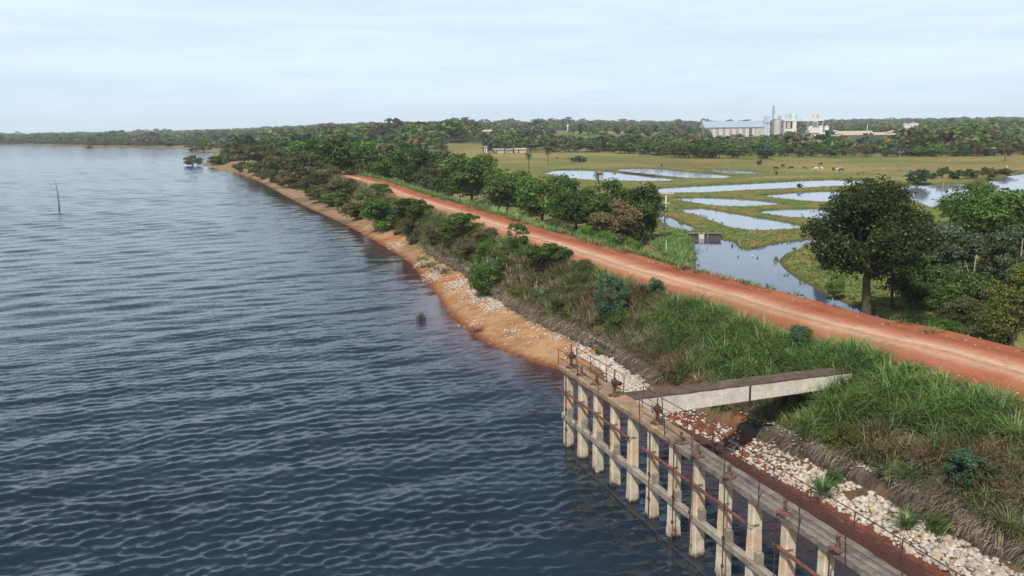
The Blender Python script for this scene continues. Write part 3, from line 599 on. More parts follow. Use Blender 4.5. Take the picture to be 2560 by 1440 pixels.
# gabion terrace: stone-filled wire boxes end to end along the foot of the slope
TERR = [(23, 33.5, 'nearest gabion wall, half buried under dead hanging grass'), (34.5, 42.5, 'gabion wall below the footbridge end'), (52, 66, 'gabion wall with pale stone top above the orange beach'), (68, 74, 'low gabion wall between two leafy shrubs at the beach'), (76.5, 90, 'gabion wall with a white stone cap beside the round shrub'), (91, 112, 'furthest gabion wall along the narrow stony shore')]
for ti, (y0, y1, lb) in enumerate(TERR):
    n = int((y1-y0)/.55)+2; ye = np.linspace(y0, y1, n); xa = inv_u(ye, ustep(ye)-.02); xb = inv_u(ye, ustep(ye)+.85); mb = MB(); P = []; rr = random.Random(ti)
    for i in range(n):
        h = 1.60+rr.uniform(-.1, .06)-.5*max(0, float(vnoise(ye[i], 7., 2.5, 19))-.55)*4; a = rr.uniform(-.09, .09); zb = .3
        P += [(xa[i]+a, ye[i], zb), (xa[i]+a*1.5-.04, ye[i], 1.1), (xa[i]+a, ye[i], h-.08), (xa[i]+.12, ye[i], h), (xb[i], ye[i], h+.05), (xb[i], ye[i], zb)]
    F = [tuple(range(5, -1, -1)), tuple((n-1)*6+q for q in range(6))]+[(i*6+q, (i+1)*6+q, (i+1)*6+(q+1) % 6, i*6+(q+1) % 6) for i in range(n-1) for q in range(6)]
    mb.add(P, F); o = thing('gabion_wall', lb, 'retaining wall', (float(xa[0]), float(ye[0]), 0), 0, 'gabion terrace walls'); b = mb.build('wire_basket', 'gabion'); b.data.transform(Matrix.Translation(-o.location)); b.parent = o
    L = []
    for _ in range(int((y1-y0)*26)):
        y = rr.uniform(y0, y1); q = rr.random(); 
        if vnoise(y, 3., 3., 12) < .40: continue
        x = float(np.interp(y, ye, xa))+.08+q*.55; L.append((x, y, 1.64+rr.uniform(-.03, .05), rr.uniform(.045, .105)))
    for _ in range(int((y1-y0)*3)):
        y = rr.uniform(y0, y1); L.append((float(np.interp(y, ye, xa))-.04, y, rr.uniform(.6, 1.5), rr.uniform(.05, .10)))
    s = merged_rocks('stone_cap', L, 'stone', ti+50); s.data.transform(Matrix.Translation(-o.location)); s.parent = o; s['kind'] = 'stuff'

# ------------------------------------------------------------------ grass
def blades(bx, by, bz, L, lean, az, bend, wid, tint, segs=3):
    n = len(bx); s = np.linspace(0, 1, segs+1); V = np.zeros((n, segs+1, 2, 3)); px = np.array(bx, float); py = np.array(by, float); pz = np.array(bz, float); th = np.array(lean, float)
    cx, sx = np.cos(az), np.sin(az)
    for i in range(segs+1):
        w_ = wid*(1-.85*s[i]**1.5)*.5; V[:, i, 0] = np.stack([px-sx*w_, py+cx*w_, pz], 1); V[:, i, 1] = np.stack([px+sx*w_, py-cx*w_, pz], 1)
        st = L/segs; px = px+cx*np.sin(th)*st; py = py+sx*np.sin(th)*st; pz = pz+np.cos(th)*st; th = th+bend/segs
    base = (np.arange(n)*(segs+1)*2)[:, None]; q = []
    for i in range(segs): q.append(np.stack([base[:,0]+2*i, base[:,0]+2*i+1, base[:,0]+2*i+3, base[:,0]+2*i+2], 1))
    return V.reshape(-1, 3), np.concatenate(q), np.repeat(tint, (segs+1)*2)
def clumps(x, y, z, size, nb, wid, tint, lean_mu, bend_mu, spread, wind=(0, 0), segs=3, seed=0):
    g = np.random.default_rng(seed); n = len(x); rep = np.repeat(np.arange(n), nb); m = len(rep); a = g.uniform(0, 2*np.pi, m); rr = np.sqrt(g.random(m))*spread*np.asarray(size)[rep]
    Lb = np.asarray(size)[rep]*g.uniform(.6, 1.15, m); le = np.abs(g.normal(lean_mu, .22, m)); be = np.abs(g.normal(bend_mu, .35, m))
    az = np.arctan2(np.sin(a)+wind[1], np.cos(a)+wind[0]); t = np.clip(np.asarray(tint)[rep]+g.normal(0, .13, m), 0, 1)
    return blades(x[rep]+rr*np.cos(a), y[rep]+rr*np.sin(a), z[rep]-.05, Lb, le, az, be, wid*g.uniform(.7, 1.3, m), t, segs)
def grass(name, m, sets):
    V = []; F = []; T_ = []; n = 0
    for v, f, t in sets:
        if len(v) == 0: continue
        V.append(v); F.append(f+n); T_.append(t); n += len(v)
    return tag(link(name, mesh(name, np.concatenate(V), np.concatenate(F), m, False, {'tint': np.concatenate(T_)})), kind='stuff')
g = np.random.default_rng(3)
def slope_pts(n, y0, y1, ua, ub, power=1.0):
    y = y0+(y1-y0)*g.random(n)**power; us = ustep(y); t = g.random(n); u = (us+ua)+(ub-(us+ua))*t; x = inv_u(y, u); return x, y, terrain(x, y), t
# lake-side slope: lush green near the crest, dry and brown lower down, in patches
x, y, z, t = slope_pts(4700, 19, 155, .5, -7.3, 1.45)
lush = vnoise(x, y, 5.5, 101)*.6+vnoise(x, y, 2.0, 111)*.4+.42*t-.03+.12*ss(60, 40, y) - .16*ss(48, 62, y)*ss(110, 70, y) - .10*ss(80, 100, y)
bare = vnoise(x, y, 1.7, 102) < .33
def sel(m): return x[m], y[m], z[m], t[m]
lush = lush-.09*ss(48, 36, y)*ss(.85, .5, t); gm = (lush > .77) & ~bare; dm = (lush <= .77) & (lush > .52) & ~bare; km = (lush <= .52) & ~bare
def mk(m, s0, s1, nb, wid, mu, sd_, lean, bend, spread, wind, seed):
    X_, Y_, Z_, T_ = sel(m); far = Y_ > 75; o = []
    for q, nbq, wq in ((~far, nb, wid), (far, max(10, nb//3), wid*1.8)):
        if q.any(): o.append(clumps(X_[q], Y_[q], Z_[q], g.uniform(s0, s1, q.sum())*(1-.30*ss(.72, 1, T_[q])*ss(52, 42, Y_[q])), nbq, wq, np.clip(g.normal(mu, sd_, q.sum()), 0, 1), lean, bend, spread, wind, 3, seed))
    return o
grass('tall_grass', 'grass_green', mk(gm, 0.7, 1.95, 66, .044, .46, .28, .34, 1.7, .26, (.35, -.25), 1))
grass('dry_grass', 'grass_dry', mk(dm, .7, 1.5, 56, .036, .48, .26, .34, 1.6, .28, (.35, -.3), 2) + mk(gm & (g.random(len(x)) < .5), .8, 1.4, 20, .032, .5, .2, .3, 1.2, .4, (.4, -.3), 21))
grass('dead_grass', 'grass_dead', mk(km, .5, 1.1, 50, .032, .48, .28, .55, 1.7, .36, (-.4, -.5), 3) + mk(dm & (g.random(len(x)) < .5), .6, 1.1, 24, .03, .5, .2, .5, 1.4, .4, (-.4, -.4), 31))
grass('green_grass', 'grass_green', mk(dm & (vnoise(x, y, 3, 103) > .52), .7, 1.3, 34, .036, .5, .22, .25, 1.2, .32, (.4, -.2), 4) + mk(km & (vnoise(x, y, 2, 104) > .44), .6, 1.0, 34, .036, .35, .2, .3, 1.2, .3, (.3, -.3), 41))
x, y, z, t = slope_pts(1100, 56, 160, .7, -6.6, 1.0); q = vnoise(x, y, 4, 112)
grass('scrub_grass', 'grass_green', [clumps(x[q > .5], y[q > .5], z[q > .5], g.uniform(.7, 1.5, (q > .5).sum()), 26, .075, np.clip(g.normal(.62, .2, (q > .5).sum()), 0, 1), .3, 1.5, .35, (.3, -.2), 3, 51)])
grass('straw_grass', 'grass_dry', [clumps(x[q <= .5], y[q <= .5], z[q <= .5], g.uniform(.8, 1.6, (q <= .5).sum()), 24, .065, np.clip(g.normal(.62, .2, (q <= .5).sum()), 0, 1), .28, 1.4, .35, (.3, -.2), 3, 52)])
x, y, z, t = slope_pts(260, 22, 46, .5, -7.5, 1.0); q = t < .62
grass('low_green_grass', 'grass_green', [clumps(x[q], y[q], z[q], g.uniform(.5, 1.15, q.sum()), 50, .038, np.clip(g.normal(.58, .2, q.sum()), 0, 1), .4, 1.6, .3, (.1, -.3), 3, 53)])
y = 92+(255-92)*g.random(620); us = ustep(y); u = us+g.uniform(-3.4, .4, len(y)); x = inv_u(y, u); z = terrain(x, y); q = (vnoise(x, y, 7, 113) > .48) & (z > .25)
grass('beach_scrub_grass', 'grass_dry', [clumps(x[q], y[q], z[q], g.uniform(.35, 1.0, q.sum()), 16, .07, g.uniform(.1, .8, q.sum()), .4, 1.3, .45, (0, -.2), 2, 54)])
grass('beach_green_scrub', 'grass_green', [clumps(x[q][::2], y[q][::2], z[q][::2], g.uniform(.3, .9, len(x[q][::2])), 14, .08, g.uniform(.2, .7, len(x[q][::2])), .4, 1.3, .5, (0, -.2), 2, 55)])
# far stretch of the embankment, beyond the dense shrubs
x, y, z, t = slope_pts(900, 150, 300, .2, -6.0, 1.0)
grass('dry_grass', 'grass_dry', [clumps(x, y, z, g.uniform(.8, 1.6, len(x)), 14, .10, g.uniform(.2, .8, len(x)), .25, 1.0, .4, (0, 0), 2, 9)])
# dead stems hanging over the terraces
y = g.uniform(21, 110, 520); us = ustep(y); u = us+g.uniform(.25, 1.0, len(y)); x = inv_u(y, u); z = terrain(x, y); ok = vnoise(x, y, 2.6, 105) > .5; x, y, z = x[ok], y[ok], z[ok]
grass('hanging_dead_grass', 'grass_dead', [clumps(x, y, z+.15, g.uniform(.6, 1.4, len(x)), 30, .03, g.uniform(.15, .95, len(x)), .8, 2.1, .3, (-1.6, -.7), 4, 10)])
# verge beyond the road
n = 2600; y = 62+(240-62)*g.random(n)**1.2; u = g.uniform(.9, 5.5, n); x = inv_u(y, u); z = terrain(x, y); pdv = np.full(n, 99.)
pc = psd(x, y, PW['canal']); ok = (z > .2) & (y > 73) & (vnoise(x, y, 3, 106) > .28); x, y, z = x[ok], y[ok], z[ok]
hh = np.where(y > 110, g.uniform(.8, 1.7, len(x)), g.uniform(.5, 1.1, len(x)))
grass('verge_grass', 'grass_green', [clumps(x, y, z, hh, 20, .085, np.clip(.45+.5*(vnoise(x, y, 8, 107)-.4), 0, 1), .25, 1.1, .4, (.2, 0), 3, 11)])
y = 66+(130-66)*g.random(500); u = g.uniform(.4, 3.0, 500); x = inv_u(y, u); z = terrain(x, y); ok = vnoise(x, y, 4, 108) > .5; x, y, z = x[ok], y[ok], z[ok]
grass('dry_verge_grass', 'grass_dry', [clumps(x, y, z, g.uniform(.5, 1.0, len(x)), 22, .06, g.uniform(.3, .8, len(x)), .3, 1.1, .4, (.2, 0), 3, 12)])
q = np.array(pxline([(1640,600),(1700,575),(1728,600),(1736,645),(1725,668),(1690,655),(1640,625)], .4)); g2 = np.random.default_rng(77); x = g2.uniform(q[:,0].min(), q[:,0].max(), 900); y = g2.uniform(q[:,1].min(), q[:,1].max(), 900); ok = inside(x, y, [tuple(p) for p in q]); x, y = x[ok], y[ok]; z = terrain(x, y)
grass('lush_bank_grass', 'grass_green', [clumps(x, y, z, g2.uniform(.5, 1.0, len(x)), 22, .075, np.clip(g2.normal(.68, .16, len(x)), 0, 1), .3, 1.2, .45, (.1, 0), 3, 15)])
n = 420; y = 26+(150-26)*g2.random(n)**1.3; left = g2.random(n) < .45; u = np.where(left, g2.uniform(-7.3, -6.2, n), g2.uniform(.2, 1.6, n)); x = inv_u(y, u); ok = vnoise(x, y, 5, 140) > .47; x, y, u = x[ok], y[ok], u[ok]; z = np.where(u < -6, 4.26, 4.3)
grass('road_edge_weeds', 'grass_green', [clumps(x, y, z, g2.uniform(.2, .65, len(x)), 26, .04, np.clip(g2.normal(.55, .25, len(x)), 0, 1), .5, 1.4, .5, (.1, 0), 3, 16)])
bx, by = [], []
for px, py in [(2075,892),(2095,880),(2110,900),(2128,884),(2140,905),(2150,890),(2165,900),(2180,885),(2120,915),(2095,925),(2200,905),(2160,915),(2060,905),(2105,870),(2135,870),(2112,938),(2125,950),(2100,955),(2135,930),(2118,925),(2140,945),(2090,965)]:
    X_, Y_, _z = hit(px, py+16); bx.append(X_); by.append(Y_)
bx = np.array(bx); by = np.array(by); grass('tall_grass', 'grass_green', [clumps(bx, by, terrain(bx, by), g2.uniform(1.2, 1.8, len(bx)), 70, .044, g2.uniform(.25, .7, len(bx)), .34, 1.7, .28, (.35, -.25), 3, 17)])
RV = []; RT = []
for k, P in PW.items():
    for (ax, ay), (cx_, cy_) in zip(P, P[1:]+P[:1]):
        L_ = math.hypot(cx_-ax, cy_-ay)
        for _ in range(int(L_*1.3)):
            t_ = g2.random(); x_ = ax+(cx_-ax)*t_+g2.normal(0, .45); y_ = ay+(cy_-ay)*t_+g2.normal(0, .45)
            if vnoise(x_, y_, 6, 141) > .47: RV.append((x_, y_))
RV = np.array(RV); rz_ = np.maximum(terrain(RV[:,0], RV[:,1]), 0); ru = U(RV[:,0], RV[:,1]); ok = (rz_ < .8) & (ru > 5.5); RV = RV[ok]; rz_ = rz_[ok]
grass('pond_edge_reeds', 'grass_green', [clumps(RV[:,0], RV[:,1], rz_, g2.uniform(.2, .55, len(RV)), 9, .09, np.clip(g2.normal(.4, .2, len(RV)), 0, 1), .25, .9, .6, (0, 0), 2, 18)])
LS = []
for _ in range(700):
    y_ = 24+90*g2.random()**1.4; u_ = g2.choice([g2.uniform(-.3, 1.5), g2.uniform(-6.8, -5.6)]); LS.append((y_, u_, g2.uniform(.025, .09)))
lx = inv_u(np.array([q[0] for q in LS]), np.array([q[1] for q in LS])); tag(merged_rocks('road_gravel', [(lx[i], LS[i][0], 4.33, LS[i][2]) for i in range(len(LS))], 'stone_tan', 66), kind='stuff')
# tussocks on the crest of the near roadside, small tufts on pond banks and pasture
n = 34000; y = 62*np.exp(g.random(n)*math.log(330/62)); az = g.uniform(-.10, .62, n); x = az*y; z, uu, s_, _, _ = terrain(x, y, True); pdn = np.full(n, 99.)
for k, P in PW.items(): pdn = np.minimum(pdn, psd(x, y, P))
ok = (z > .12) & (uu > 5.2) & (pdn > .5) & ((g.random(n) < np.where(pdn < 6, .8, .16))); x, y, z, pdn = x[ok], y[ok], z[ok], pdn[ok]
tint = np.clip(.35+.9*(vnoise(x, y, 14, 109)-.45)+np.where(pdn < 3, -.15, .15), 0, 1)
grass('pasture_grass', 'grass_low', [clumps(x, y, z, g.uniform(.14, .36, len(x))*np.where(pdn < 3, .7, 1.), 6, .12, tint, .3, .9, .9, (0, 0), 2, 13)])
n = 5000; y = 60*np.exp(g.random(n)*math.log(150/60)); x = g.uniform(.12, .6, n)*y; z, uu, s_, _, _ = terrain(x, y, True); pdn = psd(x, y, PW['canal'])
ok = (z > .1) & (uu > 4.6) & (pdn > .4) & (pdn < 8); x, y, z = x[ok], y[ok], z[ok]
grass('bank_grass', 'grass_green', [clumps(x, y, z, g.uniform(.2, .45, len(x)), 12, .09, np.clip(g.normal(.6, .2, len(x)), 0, 1), .3, 1.0, .6, (0, 0), 2, 14)])
def tussock(px, py, z, h, label, m='grass_green', seed=0):
    X_, Y_ = at(px, py, z); zz = ground(X_, Y_); v, f, t = clumps(np.array([0.]), np.array([0.]), np.array([0.]), np.array([h]), 130, .036, np.array([.45]), .45, 1.3, .22, (0, 0), 4, seed)
    o = link('grass_tussock', mesh('grass_tussock', v, f, m, False, {'tint': t}), None, (X_, Y_, max(zz, z)-.05)); tag(o, label, 'grass tussock')
tussock(2056, 1222, .7, 1.0, 'blue green grass tussock alone among the white stones', seed=1); tussock(2268, 1310, .75, .95, 'grass tussock at the edge of the broad white stone band', seed=2); tussock(1655, 945, .9, .9, 'small green tussock between the footbridge and the red gully', seed=3)
tussock(1500, 885, .9, .7, 'low tussock growing at the beach end of the stones', seed=4)

# ------------------------------------------------------------------ trees and shrubs
def leafcloud(C, R, n, size, g, squash=.8, hemi=-.35):
    """n leaf-sized diamonds on the outer parts of lobes C (k,3) with radii R (k)"""
    k = len(C); wgt = R**2/np.sum(R**2); j = g.choice(k, n, p=wgt); d = g.normal(size=(n, 3)); d /= np.linalg.norm(d, axis=1)[:, None]
    m = d[:, 2] < hemi; d[m, 2] *= -.6; rad = R[j]*(1-.55*g.random(n)**1.8); p = C[j]+d*rad[:, None]*np.array([1, 1, squash])
    nm = d*.7+g.normal(size=(n, 3))*.55+np.array([0, 0, .35]); nm /= np.linalg.norm(nm, axis=1)[:, None]
    a = np.cross(nm, g.normal(size=(n, 3))); a /= np.linalg.norm(a, axis=1)[:, None]; b = np.cross(nm, a); s = size*g.uniform(.6, 1.35, n)[:, None]
    V = np.stack([p+a*s, p+b*s*.5+nm*s*.08, p-a*s, p-b*s*.5+nm*s*.08], 1)
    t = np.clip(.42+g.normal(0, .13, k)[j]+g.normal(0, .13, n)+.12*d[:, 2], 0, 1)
    return V.reshape(-1, 3), np.arange(n*4).reshape(-1, 4), np.repeat(t, 4)
def lobes(shape, g, nl):
    """lobe centres for a crown of unit width (radius .5) and unit height with its foot at z=0"""
    C = []; R = []
    for _ in range(nl):
        while True:
            q = g.uniform(-1, 1, 3)
            if .25 < np.linalg.norm(q) < 1: break
        q = q/np.linalg.norm(q)*(np.linalg.norm(q)**.35)
        if shape == 'round': c = np.array([q[0]*.38, q[1]*.38, .53+q[2]*.34]); r = g.uniform(.12, .21)
        elif shape == 'oval': c = np.array([q[0]*.32, q[1]*.32, .52+q[2]*.38]); r = g.uniform(.12, .19)
        elif shape == 'umbrella': c = np.array([q[0]*.42, q[1]*.42, .72+q[2]*.15-.16*(q[0]**2+q[1]**2)]); r = g.uniform(.08, .15)
        elif shape == 'high': c = np.array([q[0]*.38*(1.12-.35*max(q[2], 0)), q[1]*.38*(1.12-.35*max(q[2], 0)), .61+q[2]*.29]); r = g.uniform(.09, .16)
        elif shape == 'bush': c = np.array([q[0]*.36, q[1]*.36, .42+q[2]*.34]); r = g.uniform(.12, .2)
        else: c = np.array([q[0]*.40, q[1]*.40, .55+q[2]*.34+.1*q[0]]); r = g.uniform(.08, .15)          # loose
        C.append(c); R.append(r)
    return np.array(C), np.array(R)
def treemesh(shape, seed, nl, nleaf, lsize, limbs=True, trunk_r=.022, stems=1):
    g = np.random.default_rng(seed); C, R = lobes(shape, g, nl); v, f, t = leafcloud(C, R, nleaf, lsize, g)
    # loose sprays between the lobes so the outline is ragged
    ns = nleaf//8; k = g.integers(len(C), size=ns); d = g.normal(size=(ns, 3)); d /= np.linalg.norm(d, axis=1)[:, None]; C2 = C[k]+d*(R[k]*1.12)[:, None]; v2, f2, t2 = leafcloud(C2[:max(4, ns//6)], np.full(max(4, ns//6), .035), ns, lsize, g)
    v = np.concatenate([v, v2]); f = np.concatenate([f, f2+len(v)-len(v2)]); t = np.concatenate([t, t2]); v[:, 2] = np.maximum(v[:, 2], .02)
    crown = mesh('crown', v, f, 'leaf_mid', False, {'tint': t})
    mb = MB(); rr = random.Random(seed)
    for sidx in range(stems):
        off = Vector((rr.uniform(-.06, .06), rr.uniform(-.06, .06), 0)) if stems > 1 else Vector((0, 0, 0)); top = Vector((rr.uniform(-.06, .06), rr.uniform(-.06, .06), .62))+off*2
        fork = off.lerp(top, .42)+Vector((rr.uniform(-.02, .02), rr.uniform(-.02, .02), 0)); tr = trunk_r/(stems**.5)
        mb.tube([off+Vector((0, 0, -.06)), off+Vector((0, 0, .02)), off.lerp(fork, .5), fork, fork.lerp(top, .5), top], [tr*1.5, tr*1.2, tr, tr*.85, tr*.55, tr*.2], 7)
        if limbs:
            for c in C[:14]:
                c = Vector(c); s0 = fork.lerp(top, rr.uniform(0, .6)); mid = s0.lerp(c, .5)+Vector((0, 0, -.03)); mb.tube([s0, mid, c], [tr*.5, tr*.3, tr*.1], 5)
    return crown, mb.mesh('trunk', 'bark', True)
LIB = {}
for lod, (nl, nleaf, ls) in {'near': (34, 9000, .020), 'mid': (30, 7500, .0235), 'far': (22, 2200, .043), 'tiny': (13, 420, .10)}.items():
    for si, shp in enumerate(('round', 'oval', 'umbrella', 'loose', 'bush')):
        LIB[lod, shp] = [treemesh(shp, 1000+si*10+q, nl, nleaf, ls, lod != 'tiny', stems=3 if shp == 'bush' else 1) for q in range({'near': 2, 'mid': 2, 'far': 3, 'tiny': 3}[lod])]
TR = random.Random(5)
def tree(x, y, z, h, wd, shape, m, label, cat='tree', name='tree', lod=None, group=None, bark='bark', variant=None, rz=None):
    d = math.hypot(x, y)
    if lod is None: lod = 'near' if d < 95 else 'mid' if d < 230 else 'far' if d < 520 else 'tiny'
    L = LIB[lod, shape]; c, t = L[TR.randrange(len(L)) if variant is None else variant % len(L)]
    e = thing(name, label, cat, (x, y, z), TR.uniform(0, 6.28) if rz is None else rz, group, (wd, wd*TR.uniform(.92, 1.08), h))
    co = link('crown', c, e); co.material_slots[0].link = 'OBJECT'; co.material_slots[0].material = MT[m]
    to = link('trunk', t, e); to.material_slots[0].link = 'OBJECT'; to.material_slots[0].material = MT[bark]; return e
def ptree(cx, top, basey, wpx, shape, m, label, z=None, cat='tree', name='tree', xyz=None, **k):
    """tree whose foot stands where the sight line through (cx, basey) meets the ground"""
    p = xyz or (hit(cx, basey) if z is None else (*at(cx, basey, z), z)); x, y = p[0], p[1]; zg = ground(x, y) if xyz is None and z is None else p[2]
    d = depth_of(x, y, zg); return tree(x, y, zg, (basey-top)*d/FPX*1.06, wpx*d/FPX*1.22, shape, m, label, cat, name, **k)
# the row along the pasture side of the road, from the near end to where it meets the woods
def at_u(px, py, z=.4): return (*at(px, py, z), z)
ROWT = [(1545,503,612,112,'round','leaf_brown','brown leaved tree at the near end of the row along the dirt road'),
 (1605,462,598,100,'oval','leaf_dark','dark tree just behind the brown leaved tree, at the end of the row'),
 (1525,452,588,110,'round','leaf_dark','dark round tree behind the brown leaved tree, next along the row'),
 (1440,468,575,122,'round','leaf_dark','very dark broad tree between the brown leaved and the bright green tree'),
 (1356,436,560,124,'round','leaf_mid','bright green round tree in the middle of the row along the road'),
 (1408,440,545,80,'oval','leaf_mid','slim mid green tree squeezed behind the bright green tree'),
 (1268,424,540,120,'round','leaf_dark','dark green tree left of the bright green tree, foot in verge grass'),
 (1180,384,515,140,'round','leaf_dark','tallest dark tree of the row along the road, broad crown against the pasture'),
 (1122,415,505,90,'oval','leaf_dark','dark oval tree tucked left of the tallest tree in the row'),
 (1068,420,500,70,'loose','leaf_olive','olive green loose tree standing low in the row by the verge'),
 (1040,366,480,110,'round','leaf_dark','dark green tree with clear pasture behind its right side'),
 (985,378,465,96,'round','leaf_dark','dark bushy tree beside the olive globe tree on the verge'),
 (936,385,437,58,'round','leaf_olive','small olive globe shaped tree on the road verge'),
 (905,352,446,100,'round','leaf_dark','dark tree behind the olive globe tree'),
 (850,338,438,110,'round','leaf_dark','broad dark tree where the visible road ends'),
 (800,345,425,90,'oval','leaf_dark','dark tree straight behind the vanishing end of the road'),
 (760,352,418,84,'loose','leaf_mid','loose green tree left of the vanishing road'),
 (700,380,452,76,'round','leaf_olive','olive rounded tree on the shore bank overhanging the beach'),
 (752,386,462,90,'loose','leaf_olive','loose olive tree on the shore bank right of the rounded one'),
 (820,405,458,60,'bush','leaf_olive','bushy olive tree at the lake side of the road end'),
 (655,362,425,84,'umbrella','leaf_olive','grey olive flat topped tree near the shore bend'),
 (610,356,412,80,'umbrella','leaf_olive','flat topped olive tree second from the shore bend'),
 (690,345,405,90,'round','leaf_dark','dark tree behind the olive trees of the shore')]
for cx, tp, by, wp, shp, m, lb in ROWT:
    k = {}
    if cx > 870: p = at_u(cx, by, .5)
    else: p = None
    ptree(cx, tp, by, wp, shp, m, lb, xyz=p, variant=cx)
# shrubs on the lake-side slope
SHR = [(1225,632,738,98,'bush','leaf_mid','dense round leafy shrub leaning over the white stones of the beach'),
 (1360,602,680,128,'umbrella','leaf_dark','flat topped feathery shrub overhanging the road edge'),
 (1292,556,600,58,'loose','leaf_mid','small open shrub at the road edge in front of the red road'),
 (1152,528,602,112,'loose','leaf_dark','dark spreading shrub on the slope crest beyond the feathery shrub'),
 (1522,688,822,86,'loose','leaf_blue','tall blue green broad leaved sapling on the near slope'),
 (1545,762,830,80,'bush','leaf_dark','dark glossy shrub below the blue green sapling'),
 (1402,727,802,56,'bush','leaf_yellow','yellow green shrub above the gabion wall'),
 (1292,705,752,46,'bush','leaf_yellow','small yellow tipped shrub between the round shrub and the gabion wall'),
 (965,478,578,112,'bush','leaf_mid','large leafy shrub mass halfway down the slope'),
 (1035,492,575,110,'loose','leaf_dark','dark feathery shrub joined to the large shrub mass'),
 (1030,530,612,50,'bush','leaf_olive','narrow olive shrub at the foot of the slope'),
 (870,438,500,110,'bush','leaf_olive','wide olive shrub on the far part of the slope'),
 (935,458,520,90,'loose','leaf_mid','spreading green shrub beside the road further along'),
 (800,466,506,58,'bush','leaf_olive','rounded brownish shrub close to the far beach'),
 (840,470,515,70,'bush','leaf_mid','green shrub on the bank right of the rounded brownish one'),
 (1100,560,610,70,'bush','leaf_olive','olive shrub low in the grass of the mid slope'),
 (785,430,480,70,'loose','leaf_olive','thin leaved shrub near the far bend of the beach'),
 (2112,1046,1132,84,'bush','leaf_yellow','yellow green shrub in the tall grass below the bridge'),
 (2085,1160,1215,40,'bush','leaf_mid','small leafy shrub at the top of the riprap'),
 (2345,1265,1345,60,'bush','leaf_dark','dark leafy shrub in the gap of the dead grass'),
 (2420,1120,1230,110,'loose','leaf_blue','sprawling blue green shrub in the near grass'),
 (1640,690,738,44,'oval','leaf_blue','pointed green sapling at the road edge'),
 (1215,560,610,60,'bush','leaf_olive','olive shrub on the crest left of the small open shrub'),
 (720,420,470,60,'bush','leaf_brown','brown twiggy shrub at the far beach'),
 (1180,600,650,60,'bush','leaf_brown','brown dry shrub on the mid slope above the stone cap'),
 (1460,640,690,50,'bush','leaf_olive','low olive shrub at the road edge past the feathery shrub'),
 (900,500,548,60,'bush','leaf_olive','olive shrub low on the bank above the narrow shore'),
 (2000,800,840,60,'bush','leaf_blue','low blue green clump standing above the near grass crest')]
for i, (cx, tp, by, wp, shp, m, lb) in enumerate(SHR):
    x, y, z = hit(cx, by); k = x/y
    while float(U(np.array([x]), np.array([y]))[0]) > -7.4 and y > 25: y -= .3; x = k*y
    z = ground(x, y); _d = fw*FPX + rt*(cx-1280) - upv*(tp-720); h = CAM_H+_d.z/_d.y*y-z; wd = wp*depth_of(x, y, z)/FPX*1.18
    tree(x, y, z-.1, max(h, .6)*1.04, wd, shp, m, lb, 'shrub', 'shrub', variant=i)

BK = random.Random(31); bank_pts = []
def bank_cover(n, y0, y1, u0, u1, hmin, hmax, kinds, label, cat, nm, group, dmin):
    for _ in range(n*6):
        if n <= 0: break
        y = BK.uniform(y0, y1); u = BK.uniform(u0, u1); x = float(inv_u(np.array([y]), np.array([u]))[0]); z = ground(x, y)
        if z < .35 or any((a-x)**2+(b-y)**2 < dmin*dmin for a, b in bank_pts): continue
        bank_pts.append((x, y)); h = BK.uniform(hmin, hmax); shp, m, nc = BK.choice(kinds); lb = label % nc; tree(x, y, z-.15, h, h*BK.uniform(1.2, 1.7), shp, m, lb, cat, nm, group=group % nc); n -= 1
bank_cover(24, 150, 262, -13.0, -9.6, 1.5, 2.6, [('bush','leaf_olive','olive'),('bush','leaf_brown','brown'),('loose','leaf_mid','green'),('bush','leaf_mid','green')], '%s shrub on the bank between the far beach and the road', 'shrub', 'shrub', '%s shrubs on the far bank', 2.6)
bank_cover(30, 225, 352, -15.4, -11.0, 1.4, 2.8, [('bush','leaf_olive','olive'),('bush','leaf_brown','brown'),('bush','leaf_mid','green')], '%s shrub low on the far beach under the woods', 'shrub', 'shrub', '%s shrubs on the far beach', 2.6)
bank_cover(8, 238, 272, -9.5, -5.6, 3.0, 5.0, [('umbrella','leaf_olive','olive'),('round','leaf_olive','olive'),('round','leaf_dark','dark'),('loose','leaf_brown','brown')], '%s tree on the bank crest between the far beach and the road', 'tree', 'tree', '%s trees on the far bank crest', 3.2)
bank_cover(26, 80, 152, -10.2, -7.6, .9, 1.9, [('bush','leaf_mid','green'),('loose','leaf_olive','olive'),('bush','leaf_yellow','yellow green'),('loose','leaf_mid','green')], '%s low scrub bush in the straw grass of the middle slope', 'shrub', 'shrub', '%s scrub bushes of the middle slope', 2.2)
bank_cover(34, 262, 352, -14.5, 12, 3.8, 6.6, [('umbrella','leaf_olive','olive'),('round','leaf_olive','olive'),('round','leaf_dark','dark'),('round','leaf_mid','green'),('loose','leaf_brown','brown')], '%s tree crowding the embankment where the road is lost in the woods', 'tree', 'tree', '%s trees where the road is lost in the woods', 3.6)
bank_cover(22, 104, 215, 8.5, 15, 1.8, 3.6, [('bush','leaf_dark','dark'),('bush','leaf_mid','green'),('bush','leaf_olive','olive')], '%s undergrowth bush at the foot of the roadside tree row', 'shrub', 'shrub', '%s bushes under the roadside row', 2.4)
bank_cover(14, 112, 215, 9, 19, 4.6, 6.6, [('round','leaf_dark','dark'),('oval','leaf_dark','dark'),('round','leaf_mid','green')], '%s tree filling the back of the roadside tree row', 'tree', 'tree', '%s trees at the back of the roadside row', 4.2)
